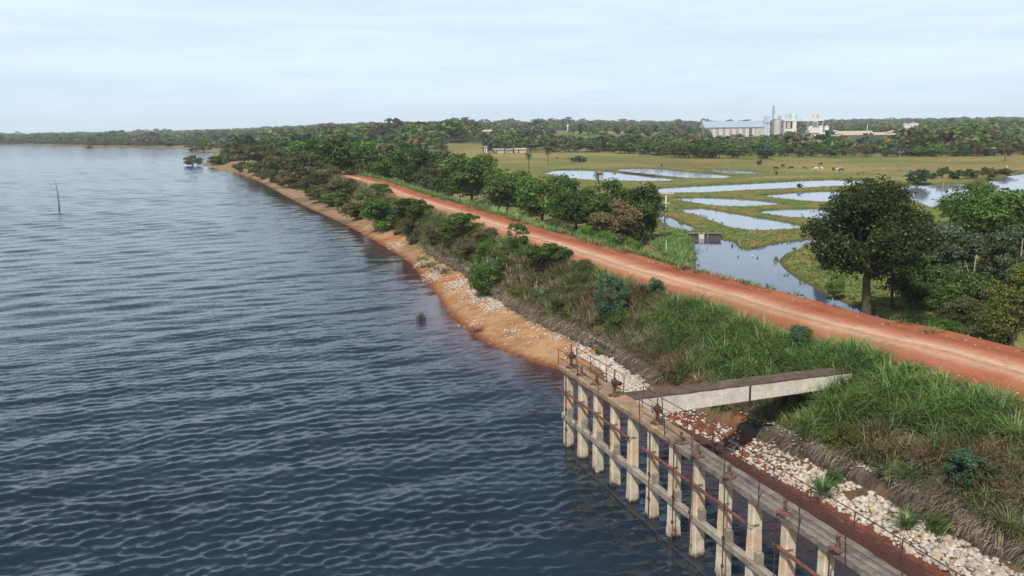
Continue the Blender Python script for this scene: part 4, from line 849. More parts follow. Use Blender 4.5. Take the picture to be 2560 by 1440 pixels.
# the big tree by the canal and the thicket beyond it
def hero(cx, basey, z, top, wpx, label, m, nl, nleaf, ls, seed, shape, trunk_r, bark='bark', yb=None):
    p = (*at(cx, basey, z), z); d = depth_of(*p); h = (basey-top)*d/FPX; wd = wpx*d/FPX; c, t = treemesh(shape, seed, nl, nleaf, ls, True, trunk_r)
    e = thing('tree', label, 'tree', p, 0, None, (wd, wd, h)); co = link('crown', c, e); c.materials.clear(); c.materials.append(MT[m]); t.materials.clear(); t.materials.append(MT[bark]); link('trunk', t, e); return e
hero(2165, 792, 1.4, 442, 300, 'big dark broadleaf tree with thick bare trunk between road and canal', 'leaf_hero', 70, 40000, .0115, 4001, 'high', .036)
THK = [(2455,468,690,215,'round','leaf_dark',.7,'broad dark tree with bright top behind the canal thicket'),
 (2440,456,600,150,'round','leaf_mid',.7,'bright green crown standing above the thicket by the river'),
 (2560,475,640,150,'round','leaf_dark',.7,'dark tree at the right edge beside the river'),
 (2350,560,735,150,'loose','leaf_grey',.8,'grey green thin tree with pale stems in the thicket'),
 (2450,575,740,160,'loose','leaf_grey',.8,'second grey green thin tree with pale stems, nearer the right edge'),
 (2545,560,745,140,'loose','leaf_grey',.8,'greyish open tree at the right edge above the yellow tree'),
 (2280,545,730,120,'loose','leaf_olive',.8,'olive open tree right behind the big dark tree'),
 (2230,590,760,120,'round','leaf_dark',.8,'dark tree filling the gap right of the thick trunk'),
 (2320,640,748,130,'bush','leaf_dark',.8,'dark undergrowth bush under the grey thin tree'),
 (2410,660,800,140,'bush','leaf_dark',.8,'dark undergrowth bush under the second grey tree'),
 (2310,690,768,100,'bush','leaf_mid',.7,'green bush at the back of the canal bank'),
 (2410,730,815,100,'bush','leaf_olive',.8,'olive bush at the canal bank foot of the thicket'),
 (2088,690,740,44,'bush','leaf_mid',.4,'small bright bush on the grass spit at the canal'),
 (2062,600,672,50,'bush','leaf_dark',.5,'dark bush left of the big tree on the grass spit'),
 (2440,800,880,100,'bush','leaf_olive',1.2,'low olive shrub by the road before the yellow tree'),
 (2360,790,850,80,'bush','leaf_mid',1.0,'low green shrub on the canal bank near the road'),
 (2485,790,880,80,'bush','leaf_dark',1.4,'dark shrub at the foot of the yellow leaved tree'),
 (2580,640,800,140,'bush','leaf_dark',.9,'dark bush at the right edge behind the yellow tree')]
for i, (cx, tp, by, wp, shp, m, z, lb) in enumerate(THK):
    ptree(cx, tp, by, wp, shp, m, lb, z=z, bark='bark_pale' if 'pale stems' in lb else 'bark', variant=i, cat='tree' if 'tree' in lb or 'crown' in lb else 'shrub', name='tree' if 'tree' in lb or 'crown' in lb else 'shrub', lod='near')
hero(2525, 895, 2.2, 652, 190, 'yellow green tree with pale forked trunk at the right edge of the road', 'leaf_yellow', 40, 12000, .017, 4005, 'loose', .03, 'bark_pale')
mbp = None
for i, (cx, tp, by) in enumerate([(2312,600,652),(2338,605,655),(2352,605,648),(2376,565,650),(2430,560,640),(2500,580,700),(2375,640,760)]):
    x, y = at(cx, by, .8); h = (by-tp)*depth_of(x, y, .8)/FPX; o = thing('bare_stem', ['slender bare stem at the left of the pale stems in the thicket','short slanting bare stem in the thicket','pale upright bare stem in the thicket','tall white bare stem rising through the thicket','pale bare stem below the broad dark tree','bare stem among the greyish trees near the edge','lower pale stem under the tall white stem'][i], 'dead tree', (x, y-3, .6))
    mb = MB(); r = random.Random(i); lx = r.uniform(-.5, .5); mb.tube([(0, 0, 0), (lx*.4, 0, h*.6), (lx, 0, h+.8)], [.07, .055, .03], 6); mb.tube([(lx*.4, 0, h*.6), (lx*.4+r.choice((-.7, .7)), 0, h+.3)], [.04, .015], 5); mb.build('trunk', 'bark_pale', o, True)
# bushes along the far bank of the river, single bush in the pasture
for i, (cx, tp, by, wp, m, lb) in enumerate([(2293,419,460,56,'leaf_blue','blue green bush largest on the far river bank'),(2332,431,449,18,'leaf_olive','smallest bush beside the blue green one on the river bank'),(2357,415,446,28,'leaf_dark','upright dark bush on the river bank'),(2392,421,448,40,'leaf_dark','dark round bush left of its twin on the river bank'),(2426,420,447,34,'leaf_dark','dark round bush right of its twin on the river bank'),(2468,416,449,46,'leaf_olive','yellowish loose bush on the river bank'),(2515,418,437,42,'leaf_olive','low wide bush at the river bend'),(1447,389,406,40,'leaf_dark','lone dark dome shaped bush in the pasture before the ponds'),(2000,457,470,16,'leaf_blue','little bush growing at the edge of the long pond'),(1900,398,412,18,'leaf_olive','little bush in the pasture below the factory woods')]):
    ptree(cx, tp, by, wp, 'bush', m, lb, cat='shrub', name='shrub', variant=i)
# palms
def palm(px, top, by, wpx, label, seed):
    x, y, z = hit(px, by); d = depth_of(x, y, z); h = (by-top)*d/FPX; R_ = wpx*d/FPX/2; e = thing('palm_tree', label, 'palm', (x, y, z)); r = random.Random(seed); th = h-R_*.9
    mb = MB(); mb.tube([(0, 0, -.2), (.05, 0, th*.5), (0, .05, th)], [.17, .13, .12], 7); mb.build('trunk', 'bark', e, True); cm = 'leaf_olive'
    V = []; F = []; n = 0
    for k in range(34):
        a = r.uniform(0, 6.28); up = r.uniform(-.5, 1.3); ln = R_*r.uniform(.85, 1.15); P = []; p = Vector((0, 0, th)); an = up
        for s in range(6): P.append(p.copy()); p = p+Vector((math.cos(a)*math.cos(an), math.sin(a)*math.cos(an), math.sin(an)))*ln/5; an -= .38
        for s in range(5):
            t = (P[s+1]-P[s]).normalized(); sd = Vector((-math.sin(a), math.cos(a), 0)); w_ = .30*R_*(1-abs(s-2)/4)
            for sg in (-1, 1):
                for q in range(3):
                    b0 = P[s].lerp(P[s+1], q/3); b1 = P[s].lerp(P[s+1], q/3+.2); tip = b0+sd*sg*w_+t*w_*.4-Vector((0, 0, w_*.5)); V += [tuple(b0), tuple(b1), tuple(tip)]; F.append((n, n+1, n+2)); n += 3
    link('crown', mesh('crown', V, F, cm, False, {'tint': [r.uniform(.1, .7) for _ in V]}), e)
palm(1322, 378, 432, 26, 'palm with ragged crown standing in the pasture left of the dome shaped bush', 1); palm(1496, 423, 500, 34, 'palm with full drooping crown rising over the roadside tree row', 2); palm(1370, 370, 414, 22, 'thin pale palm further back in the pasture', 3); palm(2512, 352, 402, 34, 'palm at the far edge of the pasture by a white roof', 4)

# woods: individual trees in front, the far mass behind
WR = random.Random(11)
def in_woods(x, y):
    az = x/y
    if az < -.075: return y > 215
    fr = np.interp(az, [-.08,0,.06,.11,.16,.2,.245,.285,.30,.34,.40,.47,.62], [560,545,535,500,450,415,400,385,415,405,395,392,392]); return y > fr
cands = []; placed = []
def far_ok(x, y, dmin):
    for (a, b) in placed[-4000:]:
        if (a-x)**2+(b-y)**2 < dmin*dmin: return False
    return True
COLW = ['leaf_dark']*5+['leaf_mid']*4+['leaf_olive']*3+['leaf_brown', 'leaf_blue', 'leaf_blue', 'leaf_grey']
CN = {'leaf_dark': 'dark green', 'leaf_mid': 'mid green', 'leaf_olive': 'olive', 'leaf_brown': 'brownish', 'leaf_blue': 'blue green', 'leaf_grey': 'grey green'}
def region(az, y):
    if az < -.2: return 'woods behind the reservoir shore'
    if az < -.075: return 'woods behind the roadside row'
    if az < .1: return 'belt of trees behind the white houses'
    if az < .33: return 'belt of trees in front of the factory'
    return 'woods right of the factory'
pts = []
tries = 0
while len(pts) < 250 and tries < 60000:
    tries += 1; az = WR.uniform(-.42, .60); y = 225+ (760-225)*WR.random()**.9; x = az*y
    if not in_woods(x, y): continue
    if .335 < az < .445 and y > 560: continue
    if .02 < az < .215 and y > 640 and WR.random() < .8: continue
    if az < -.2 and y > 420 and WR.random() < .5: continue
    if any((a-x)**2+(b-y)**2 < (6.5+.004*y)**2 for a, b in pts): continue
    fr = y
    pts.append((x, y))
# keep nearer ones denser: front rows of each belt
for az in np.arange(-.075, .60, .0125):
    for dq in (3, 10):
        fr = float(np.interp(az, [-.08,0,.06,.11,.16,.2,.245,.285,.30,.34,.40,.47,.62], [560,545,535,500,450,415,400,385,415,405,395,392,392])); y = fr+dq+WR.uniform(-2, 4); x = (az+WR.uniform(-.004, .004))*y
        if not any((a-x)**2+(b-y)**2 < 22 for a, b in pts): pts.append((x, y))
PX = np.array(pts); zz, uu, s_, azz, _ = terrain(PX[:,0], PX[:,1], True); ntree = 0
for i in np.argsort(PX[:,1]):
    x, y = PX[i]
    if s_[i] < 5 or (abs(uu[i]+3) < 5.5 and y < 262) or zz[i] < .15: continue
    if ntree >= 172: break
    az = azz[i]; m = WR.choice(COLW if az > -.2 or y > 400 else COLW+['leaf_olive']*5); shp = WR.choice(['round', 'round', 'oval', 'umbrella', 'loose']); h = WR.uniform(5.5, 9.0)*(1.0 if az < .2 else .88)*(1.12 if y > 520 else 1)*(.78 if .32 < az < .46 else 1)
    if WR.random() < .08: h *= 1.25
    sh = {'round': 'round', 'oval': 'upright', 'umbrella': 'flat topped', 'loose': 'open crowned'}[shp]
    tree(x, y, float(zz[i])-.3, h, h*WR.uniform(.95, 1.45)*(.8 if shp == 'oval' else 1), shp, m, '%s %s tree in the %s' % (CN[m], sh, region(az, y)), group='%s %s trees in the %s' % (CN[m], sh, region(az, y))); ntree += 1
    placed.append((x, y))
for px, wd_, h_, m, lb in [(1224,7,7.5,'leaf_dark','dark tree shading the gap between the narrow hut and the farm house'),(1262,6.5,7,'leaf_olive','olive tree between the two smaller farm houses'),(1284,6,7.5,'leaf_dark','dark tree in front of the pinkish farm house corner'),(1245,8,8.5,'leaf_mid','broad green tree right behind the first farm house'),(1325,9,8,'leaf_dark','dark tree closing the farm row at its right end')]:
    x_, _ = ray_at2(px, 530); tree(x_, 529 if 'behind' not in lb else 545, ground(x_, 529), h_, wd_, 'umbrella', m, lb)
def forest(name, P, mats, seed):
    gg = np.random.default_rng(seed); forms = []
    for i in range(9):
        C, R = lobes(('round', 'umbrella', 'round', 'loose', 'oval')[i % 5], gg, 10); forms.append(leafcloud(C, R, 130, .13, gg))
    for mi, m in enumerate(mats):
        V = []; F = []; T_ = []; n = 0
        for (x, y, z, h, wd) in P[mi::len(mats)]:
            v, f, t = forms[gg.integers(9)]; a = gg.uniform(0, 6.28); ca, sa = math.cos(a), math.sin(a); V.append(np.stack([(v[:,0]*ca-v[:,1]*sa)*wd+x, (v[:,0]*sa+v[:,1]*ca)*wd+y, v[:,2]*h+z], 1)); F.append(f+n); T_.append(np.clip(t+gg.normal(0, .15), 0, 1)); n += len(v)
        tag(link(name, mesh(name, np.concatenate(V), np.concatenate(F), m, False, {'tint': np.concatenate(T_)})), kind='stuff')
q = 9000; y = 300*np.exp(rng.random(q)**.8*math.log(3550/300)); az = rng.uniform(-.66, .66, q); x = az*y; z, uu, s_, _, _ = terrain(x, y, True)
fr = np.interp(az, [-.08,0,.06,.11,.16,.2,.245,.285,.30,.34,.40,.47,.62], [560,545,535,500,450,415,400,385,415,405,395,392,392]); fr = np.where(az < -.075, 300, fr)
ok = (s_ > 14) & (y > fr+14) & (z > .2) & ~((np.abs(uu+3) < 9) & (y < 300)); fieldz = (az > -.055) & (az < .22) & (y > np.where(az < .05, 745, 640)) & (y < 1010); clump = vnoise(x, y, 45, 130) > .60
ok &= ~fieldz | clump; ok &= ~((az > .335) & (az < .445) & (y > 560) & (y < 905) & (rng.random(q) < .93)); fac = (az > .222) & (az < .435) & (y > 780) & (y < 985); ok &= ~fac; ok &= ~((az > .225) & (az < .345) & (y > 700) & (y <= 780) & (rng.random(q) < .6))
hh = rng.uniform(5.0, 10.5, q)*np.where(rng.random(q) < .05, 1.5, 1)*np.where(y > 1200, 1.25, 1.0)*np.where((az > .215) & (az < .43) & (y < 800), .72, 1); ww = hh*rng.uniform(1.1, 1.7, q)*np.where(y > 1400, 1.5, 1)
P = [(x[i], y[i], z[i]-.4, hh[i], ww[i]) for i in range(q) if ok[i]]; P.sort(key=lambda p: vh(p[0], p[1], 3.))
forest('woods', P, ['leaf_mid', 'leaf_grey', 'leaf_olive', 'leaf_dark', 'leaf_mid', 'leaf_blue', 'leaf_brown'], 9)
# low scrub along the far reservoir shore
q = 2200; k = rng.integers(0, len(FAR)-1, q); tt = rng.random(q); FA = np.array(FAR); x = FA[k,0]*(1-tt)+FA[k+1,0]*tt; y = FA[k,1]*(1-tt)+FA[k+1,1]*tt; x = x+rng.uniform(-10, 10, q); y = y+rng.uniform(8, 90, q); z, uu, s_, _, _ = terrain(x, y, True); ok = (s_ > 9) & (z > .1) & ((np.abs(uu+3) > 9) | (y > 330)); hh = rng.uniform(2.0, 4.5, q)
forest('shore_scrub', [(x[i], y[i], z[i]-.3, hh[i], hh[i]*1.6) for i in range(q) if ok[i]], ['leaf_olive', 'leaf_mid', 'leaf_brown', 'leaf_olive', 'leaf_grey'], 12)
# single shrubs standing at and in the water by the spit
for cx, tp, by, wp, shp, m, lb in [(482,385,414,40,'bush','leaf_grey','grey half drowned bush standing in the water off the spit'),(500,396,415,14,'loose','leaf_grey','small grey bush beside the half drowned one'),(548,388,413,54,'bush','leaf_yellow','yellow green bush on the grassy spit'),(600,380,412,44,'bush','leaf_brown','reddish brown bush at the root of the spit'),(625,385,408,28,'bush','leaf_mid','bright green bush on the shore by the spit'),(478,362,378,40,'bush','leaf_olive','dark low bush at the tip of the far point'),(510,366,380,32,'bush','leaf_olive','second dark low bush of the far point'),(568,372,388,36,'bush','leaf_olive','round dark bush at the head of the inlet'),(225,363,371,12,'bush','leaf_dark','tiny dark bush in the shallows of the far shore')]:
    ptree(cx, tp, by, wp, shp, m, lb, z=0.0, cat='shrub', name='shrub')

# ------------------------------------------------------------------ buildings beyond the pasture
def ray_at(px, py, Y):
    d = fw*FPX + rt*(px-1280) - upv*(py-720); return d.x/d.y*Y, CAM_H+d.z/d.y*Y
class Bld:
    """a building whose front stands at distance Y; boxes given by their left, right, top, bottom seen on the front"""
    def __init__(s, name, label, cat, px, Y, group=None, base_py=None, zg=None):
        x, _ = ray_at(px, 320, Y); s.Y = Y; s.z0 = ground(x, Y) if zg is None else zg; s.e = thing(name, label, cat, (x, Y, s.z0), 0, group)
    def q(s, px, py): x, z = ray_at(px, py, s.Y); return x-s.e.location.x, z-s.z0
    def box(s, name, m, l, r, t, b, y0=0, dp=8, parent=None, kind=None):
        x0, zt = s.q(l, t); x1, _ = s.q(r, t); zb = -1.0 if b is None else s.q(l, b)[1]; mb = MB(); mb.box(((x0+x1)/2, y0+dp/2, (zt+zb)/2), (abs(x1-x0), dp, zt-zb)); return mb.build(name, m, parent or s.e)
    def gable(s, name, m, l, r, ridge, eave, y0=0, dp=8, along='x', over=.5, parent=None):
        x0, ze = s.q(l, eave); x1, _ = s.q(r, eave); _, zr = s.q(l, ridge); mb = MB(); x0 -= over; x1 += over; a, b = y0-over, y0+dp+over; t = .18
        if along == 'x': P = [(x0,a,ze),(x0,(a+b)/2,zr),(x0,b,ze),(x0,b,ze-t),(x0,a,ze-t)]; Q = [(x1, p[1], p[2]) for p in P]
        else: P = [(x0,a,ze),((x0+x1)/2,a,zr),(x1,a,ze),(x1,a,ze-t),(x0,a,ze-t)]; Q = [(p[0], b, p[2]) for p in P]
        n = 5; mb.add(P+Q, [tuple(range(n-1, -1, -1)), tuple(range(n, 2*n))]+[(i, (i+1) % n, n+(i+1) % n, n+i) for i in range(n)]); return mb.build(name, m, parent or s.e)
    def cyl(s, name, m, l, r, t, b, y=4, cone=0., parent=None):
        x0, zt = s.q(l, t); x1, _ = s.q(r, t); zb = -1.0 if b is None else s.q(l, b)[1]; R = (x1-x0)/2; mb = MB(); mb.lathe(((x0+x1)/2, y, zb), [(R, 0), (R, zt-zb-cone)]+([(R*1.04, zt-zb-cone), (R*.15, zt-zb)] if cone else []), 18); return mb.build(name, m, parent or s.e)
YF = 900
b = Bld('grain_warehouse', 'long white factory warehouse with pale blue roof and row of grey bays', 'warehouse', 1838, YF)
b.box('wall', 'white_warm', 1766, 1911, 320, None, .3, 22); b.gable('roof', 'roof_blue', 1763, 1912, 303.5, 319, 0, 24, 'x', .8)
for i in range(7): b.box('bay_panel', 'grey' if i < 6 else 'rust_red', 1773.5+i*16.6, 1780.5+i*16.6, 321, None, -.12, .3)
for i in range(8): b.box('pilaster', 'white', 1766+i*16.6, 1767.6+i*16.6, 320.5, None, -.5, .7)
b.box('annex_wall', 'pinkish', 1888, 1911.5, 321, None, -2.2, 2.3); 
b = Bld('elevator_tower', 'pale blue grain elevator tower beside the warehouse gable', 'tower', 1919, YF-4)
b.box('shaft', 'steel_blue', 1913.5, 1926, 291, None, 0, 5); b.box('head_house', 'steel_blue', 1915, 1923.5, 288.5, 291.2, .8, 3.4); b.box('cladding_seam', 'grey', 1919.3, 1920.3, 292, 340, -.12, .2); b.box('landing', 'grey', 1912.5, 1927, 306, 307.5, -.5, 1.2)
b = Bld('lattice_mast', 'slender grey lattice mast tallest above the factory', 'mast', 1932, YF-2); mb = MB(); x0, zt = b.q(1930, 267); x1, _ = b.q(1934.5, 267); w_ = x1-x0
for sx in (-.5, .5):
    for sy in (-.5, .5): mb.tube([(sx*w_, sy*w_, 0), (sx*w_*.7, sy*w_*.7, zt)], .16, 4)
for i in range(11):
    z_ = zt*i/11; k = 1-.3*i/11; z2 = zt*(i+1)/11
    for a, c in (((-.5,-.5),(.5,-.5)),((.5,-.5),(.5,.5)),((-.5,.5),(.5,.5)),((-.5,-.5),(-.5,.5))): mb.tube([(a[0]*w_*k, a[1]*w_*k, z_), (c[0]*w_*k, c[1]*w_*k, z2)], .09, 4); mb.tube([(a[0]*w_*k, a[1]*w_*k, z2), (c[0]*w_*k, c[1]*w_*k, z2)], .08, 4)
mb.build('lattice', 'grey', b.e); mb = MB(); mb.box((0, 0, zt+.6), (1.5, 1.2, 1.1)); mb.box((.4, 0, zt*.83), (2.4, 1.6, .9)); mb.build('platform', 'grey', b.e)
b = Bld('silo', 'wide grey pinkish concrete silo right of the lattice mast', 'silo', 1946, YF-3, 'factory silos'); b.cyl('drum', 'pinkish', 1935, 1957.5, 299, None, 4); b.cyl('roof', 'grey', 1936, 1956, 296.5, 299.2, 4, .6); b.box('stair_head', 'pinkish', 1949, 1955.5, 289, 297, 2, 3); 
mb = MB(); xs_, z_ = b.q(1951, 299); mb.tube([(xs_, -.4, 0), (xs_, -.4, z_)], .14, 5); mb.build('downpipe', 'grey', b.e)
b = Bld('loading_tower', 'white open portal tower with two tanks on top', 'loading tower', 1977, YF-2)
b.box('leg', 'white', 1962, 1964.5, 303, None, 0, 6); b.box('leg', 'white', 1982, 1991.5, 303, None, 0, 6); b.box('top_floor', 'white', 1961, 1992.5, 299, 303.2, -.2, 6.5); b.box('opening', 'dark', 1964.5, 1982, 303.3, 324, 1.2, 3); b.box('hopper', 'roof_tan', 1968, 1977, 304, 321, .6, .9); b.box('lower_floor', 'white', 1962, 1991.5, 322, 328, -.15, 6); b.box('canopy', 'grey', 1960, 1996, 331, 332, -4, 4); b.box('dark_bay', 'dark', 1965, 1988, 329, None, .8, 4)
b.cyl('tank', 'tank_green', 1967, 1979.5, 283, 299.3, 3, .8); b.cyl('tank', 'white', 1981.5, 1994, 285, 299.3, 3, .8)
b = Bld('conveyor_gallery', 'elevated white conveyor gallery on thin legs crossing the sky line', 'conveyor', 2026, YF+4)
b.box('gallery', 'white', 1993, 2061, 297.5, 303, 0, 2.6)
for px in (2021, 2046, 2058): b.box('trestle', 'white', px-.5, px+.5, 303, None, .6, .5)
b = Bld('elevator_tower', 'lone white tower with a tank head above the conveyor gallery', 'tower', 2040, YF+9); b.box('shaft', 'white', 2036, 2045.5, 297, None, 0, 3.5); b.cyl('tank', 'white_warm', 2034, 2047.5, 284.5, 297.2, 2, .7)
b = Bld('mill_shed', 'pinkish roofed mill shed with three small white bins behind', 'shed', 2038, YF-20); b.box('wall', 'white_warm', 2027, 2049, 332, None, .3, 14); b.gable('roof', 'pinkish', 2026, 2050, 319, 332, 0, 15, 'x', .6); b.box('door', 'dark', 2030, 2035, 337, None, -.1, .6); b.box('door', 'dark', 2040, 2046, 337, None, -.1, .6)
for i, (l, r_) in enumerate([(2025, 2035), (2048.5, 2061), (2063.5, 2076)]):
    b = Bld('silo', ['small white bin behind the mill shed roof', 'middle small white bin right of the mill shed', 'small white bin furthest from the mill shed'][i], 'silo', (l+r_)/2, YF, 'factory silos'); b.cyl('drum', 'white', l, r_, 316, None, 3); b.cyl('roof', 'white_warm', l-.3, r_+.3, 313.5, 316.2, 3, 1.2)
b = Bld('gabled_shed', 'white gabled shed with open dark door facing the pasture', 'shed', 2090, YF-18); b.box('wall', 'white', 2072, 2107, 334.5, None, .2, 20); b.gable('roof', 'white_warm', 2071, 2108, 325.5, 335, 0, 20, 'y', .4)
x0, ze = b.q(2072, 334.6); x1, _ = b.q(2107, 334.6); xm, zr = b.q(2089.5, 326.5); mb = MB(); mb.add([(x0, .2, ze), (x1, .2, ze), (xm, .2, zr), (x0, .5, ze), (x1, .5, ze), (xm, .5, zr)], [(0,1,2),(5,4,3),(0,3,4,1),(1,4,5,2),(2,5,3,0)]); mb.build('gable', 'white', b.e); b.box('door', 'dark', 2077, 2092, 339, None, 0, .8); b.box('door_post', 'white', 2084, 2085, 339, None, -.2, .3)
b = Bld('long_shed', 'long low shed with tan roof beside the white gabled shed', 'shed', 2146, YF-10); b.box('wall', 'white_warm', 2110, 2185, 337, None, .3, 20); b.gable('roof', 'roof_tan', 2106, 2187, 328, 337.5, 0, 21, 'x', .6)
b = Bld('long_shed', 'long shed whose pinkish roof sweeps up to the chute', 'shed', 2222, YF-14); b.box('wall', 'white_warm', 2190, 2258, 339, None, .3, 20); b.gable('roof', 'roof_tan', 2186, 2262, 331, 339.5, 0, 21, 'x', .6)
mb = MB(); P0 = []
for i in range(9):
    t = i/8; px = 2222+42*t; py = 331-14*t*t-1; x_, z_ = b.q(px, py); P0 += [(x_, 6, z_), (x_, 14, z_), (x_, 14, z_-.9-1.0*t), (x_, 6, z_-.9-1.0*t)]
mb.add(P0, [(0,1,2,3), (35,34,33,32)]+[(i*4+q, i*4+(q+1) % 4, (i+1)*4+(q+1) % 4, (i+1)*4+q) for i in range(8) for q in range(4)]); mb.build('chute', 'roof_tan', b.e)
b = Bld('head_house', 'white box shaped house on top of the tan chute', 'tower', 2270, YF-9); b.box('shaft', 'white_warm', 2266, 2272, 320, None, .5, 4); b.box('cabin', 'white', 2262, 2277, 310.5, 320.2, 0, 5.5); b.gable('roof', 'white_warm', 2261.5, 2277.5, 308.5, 310.6, 0, 5.5, 'y', .2)
b = Bld('head_house', 'second white house on the chute with an inclined conveyor falling away', 'tower', 2288, YF-6); b.box('shaft', 'white_warm', 2283, 2292, 317, None, .5, 4); b.box('cabin', 'white', 2278.5, 2297, 308.5, 317.2, 0, 5.5); b.gable('roof', 'white_warm', 2278, 2297.5, 306.5, 308.6, 0, 5.5, 'y', .2)
mb = MB(); xa, za = b.q(2297, 312); xb, zb = b.q(2313, 330); mb.add([(xa,1,za),(xa,3.4,za),(xa,3.4,za-1.8),(xa,1,za-1.8),(xb,1,zb),(xb,3.4,zb),(xb,3.4,zb-1.8),(xb,1,zb-1.8)], [(0,1,2,3),(7,6,5,4),(0,4,5,1),(1,5,6,2),(2,6,7,3),(3,7,4,0)]); mb.build('inclined_conveyor', 'tank_green', b.e); b.box('foot_house', 'white', 2309, 2316, 326, None, 0, 5)
# low white buildings at the edge of the pasture and on the hill
def house(name, label, cat, px, Y, l, r_, eave, ridge, wall='white', roof='roof_tan', door=True, dp=6, group=None):
    b = Bld(name, label, cat, px, Y, group); b.box('wall', 'pinkish' if name == 'farm_house' else wall, l, r_, eave, None, .2, dp)
    b.gable('roof', roof, l-.6, r_+.6, ridge, eave+.2, 0, dp+.4, 'x', .2)
    if door: b.box('door', 'dark', l+(r_-l)*.30, l+(r_-l)*.30+max(1.4, (r_-l)*.10), eave+(.45 if r_-l > 3 else 1)*3.2, None, .1, .3)
    if door and r_-l > 14: b.box('window', 'dark', l+(r_-l)*.62, l+(r_-l)*.62+2.2, eave+1.6, eave+3.4, .1, .3)
    return b
house('gate_house', 'narrow white tower shaped hut at the left end of the white farm buildings', 'hut', 1214, 535, 1210.5, 1217.5, 367.5, 365.5, dp=2)
house('farm_house', 'white farm house under the trees right of the narrow hut', 'house', 1246, 535, 1233, 1259, 374, 371.5, 'white', 'grey', dp=6); house('farm_house', 'small white farm house between two longer ones', 'house', 1272, 537, 1265, 1281, 374.5, 372, 'white_warm', 'grey', dp=5); house('farm_house', 'pinkish white farm house at the right end of the farm row', 'house', 1301, 536, 1287, 1315, 373, 370.5, 'white_warm', 'roof_tan', dp=6)
b = Bld('corral_fence', 'long pale rail fence along the woods edge at the pasture', 'fence', 1462, 533); 
for px in range(1425, 1502, 6): b.box('post', 'wood', px-.25, px+.25, 370, None, 0, .16)
for t in (371, 373, 375): b.box('rail', 'pinkish', 1425, 1500, t, t+.6, .02, .1)
house('hill_house', 'white gabled house on the hillside field', 'house', 1278, 890, 1273, 1284, 324.5, 321, 'white', 'white_warm', dp=8); house('hill_building', 'low white building at the substation on the hill', 'building', 1545, 870, 1537, 1553, 329, 327, 'white', 'grey', dp=6)
b = Bld('water_tower', 'slim white cup shaped water tower on the hill', 'water tower', 1419, 930); b.cyl('shaft', 'white', 1418, 1420.4, 318, None, 0); b.cyl('tank', 'white', 1416.9, 1421.5, 311, 318.2, 0, .5)
b = Bld('hill_wall', 'long pale wall on the hill left of the gabled house', 'wall', 1195, 900); b.box('panel', 'white_warm', 1160, 1230, 325, None, 0, .4); b.box('gate', 'grey', 1200, 1206, 325.3, None, -.1, .3)
b = Bld('shed_roof', 'small hut with white roof under the palm at the far right', 'hut', 2478, 395); b.box('wall', 'dark', 2473, 2490, 371, None, .2, 4); b.gable('roof', 'white', 2471, 2491, 368.3, 370.8, 0, 4.4, 'x', .2)
for i, px in enumerate((1552, 1570, 1592, 1610, 1622, 1631)):
    b = Bld('substation_pole', 'slim pole of the substation on the hill', 'pole', px, 880, 'substation poles'); b.box('shaft', 'wood', px-.3, px+.3, 319, None, 0, .25); b.box('crossarm', 'wood', px-1.4, px+1.4, 320.5, 321, -.05, .15)

# poles, posts and stakes
def pole(px, top, by, label, r=.11, arm=True, lean=0, m='wood', z=None, cat='power pole', name='power_pole', arms=1, dx=0):
    p = hit(px, by) if z is None else (*at(px, by, z), z); d = depth_of(*p); h = (by-top)*d/FPX; e = thing(name, label, cat, p); mb = MB(); mb.tube([(0, 0, -.8), (lean*h, 0, h)], [r, r*.7], 8); mb.build('shaft', m, e, True)
    if arm:
        a = MB(); a.box((lean*h, -.12, h-.15), (2.1, .12, .14)); a.build('crossarm', m, e); s = MB()
        for q in (-.9, -.3, .9): s.cyl((lean*h+q, -.12, h-.09), .05, .22, 6)
        s.build('insulator', 'white', e)
        if arms > 1: a = MB(); a.box((lean*h-.1, -.12, h-1.5), (1.2, .1, .1)); a.build('brace_arm', m, e)
    return e
pole(1660, 482, 596, 'concrete power pole with crossarm left of the small weir', .13, True, .03, 'white_warm', arms=2)
pole(2248, 380, 430, 'thin wooden pole standing in the pasture before the factory woods', .12, True); pole(2296, 371, 388, 'leaning pole against the factory woods', .12, False, .12); pole(2347, 456, 522, 'leaning pole standing in the river behind the thicket', .09, False, .12, z=0.); pole(2516, 414, 437, 'white post at the river bend by the low wide bush', .1, False, m='white')
pole(1455, 396, 425, 'thin pole in the pasture by the dome shaped bush', .07, False); pole(1370, 405, 424, 'short pole below the pale palm', .07, False); pole(1817, 405, 427, 'pale fence post by the upper ponds', .07, False, cat='fence post', name='fence_post'); pole(2167, 310, 345, 'tall pale pole rising in front of the long sheds', .25, False, z=2., m='white'); pole(1665, 600, 637, 'short pale stake in the grass below the concrete pole', .05, False, cat='stake', name='stake', m='white_warm')
r = random.Random(4)
for i in range(26):
    px = 1690+ i*33+r.uniform(-5, 5); by = 402-.004*(px-1690)+r.uniform(-1, 1); p = hit(px, by); mb = MB(); mb.tube([(0, 0, -.2), (r.uniform(-.08, .08), 0, 1.35)], [.07, .06], 6); o = mb.build('fence_post', 'wood'); o.location = p; tag(o, 'weathered post in the fence line across the far pasture', 'fence post', 'fence posts across the pasture')
e = thing('dead_stake', 'dead grey tree stake standing alone in the open reservoir', 'stake', (*at(148, 519, 0), 0)); d = depth_of(*e.location); h = 72*d/FPX; mb = MB(); mb.tube([(0, 0, -1), (0, 0, h*.3), (-.02*h, 0, h*.65), (-.045*h, 0, h)], [.17, .14, .09, .05], 7); mb.build('trunk', 'wood', e, True); mb = MB(); mb.tube([(0, 0, h*.28), (.03*h, .1, h*.55)], [.08, .03], 5); mb.build('snag', 'wood', e)
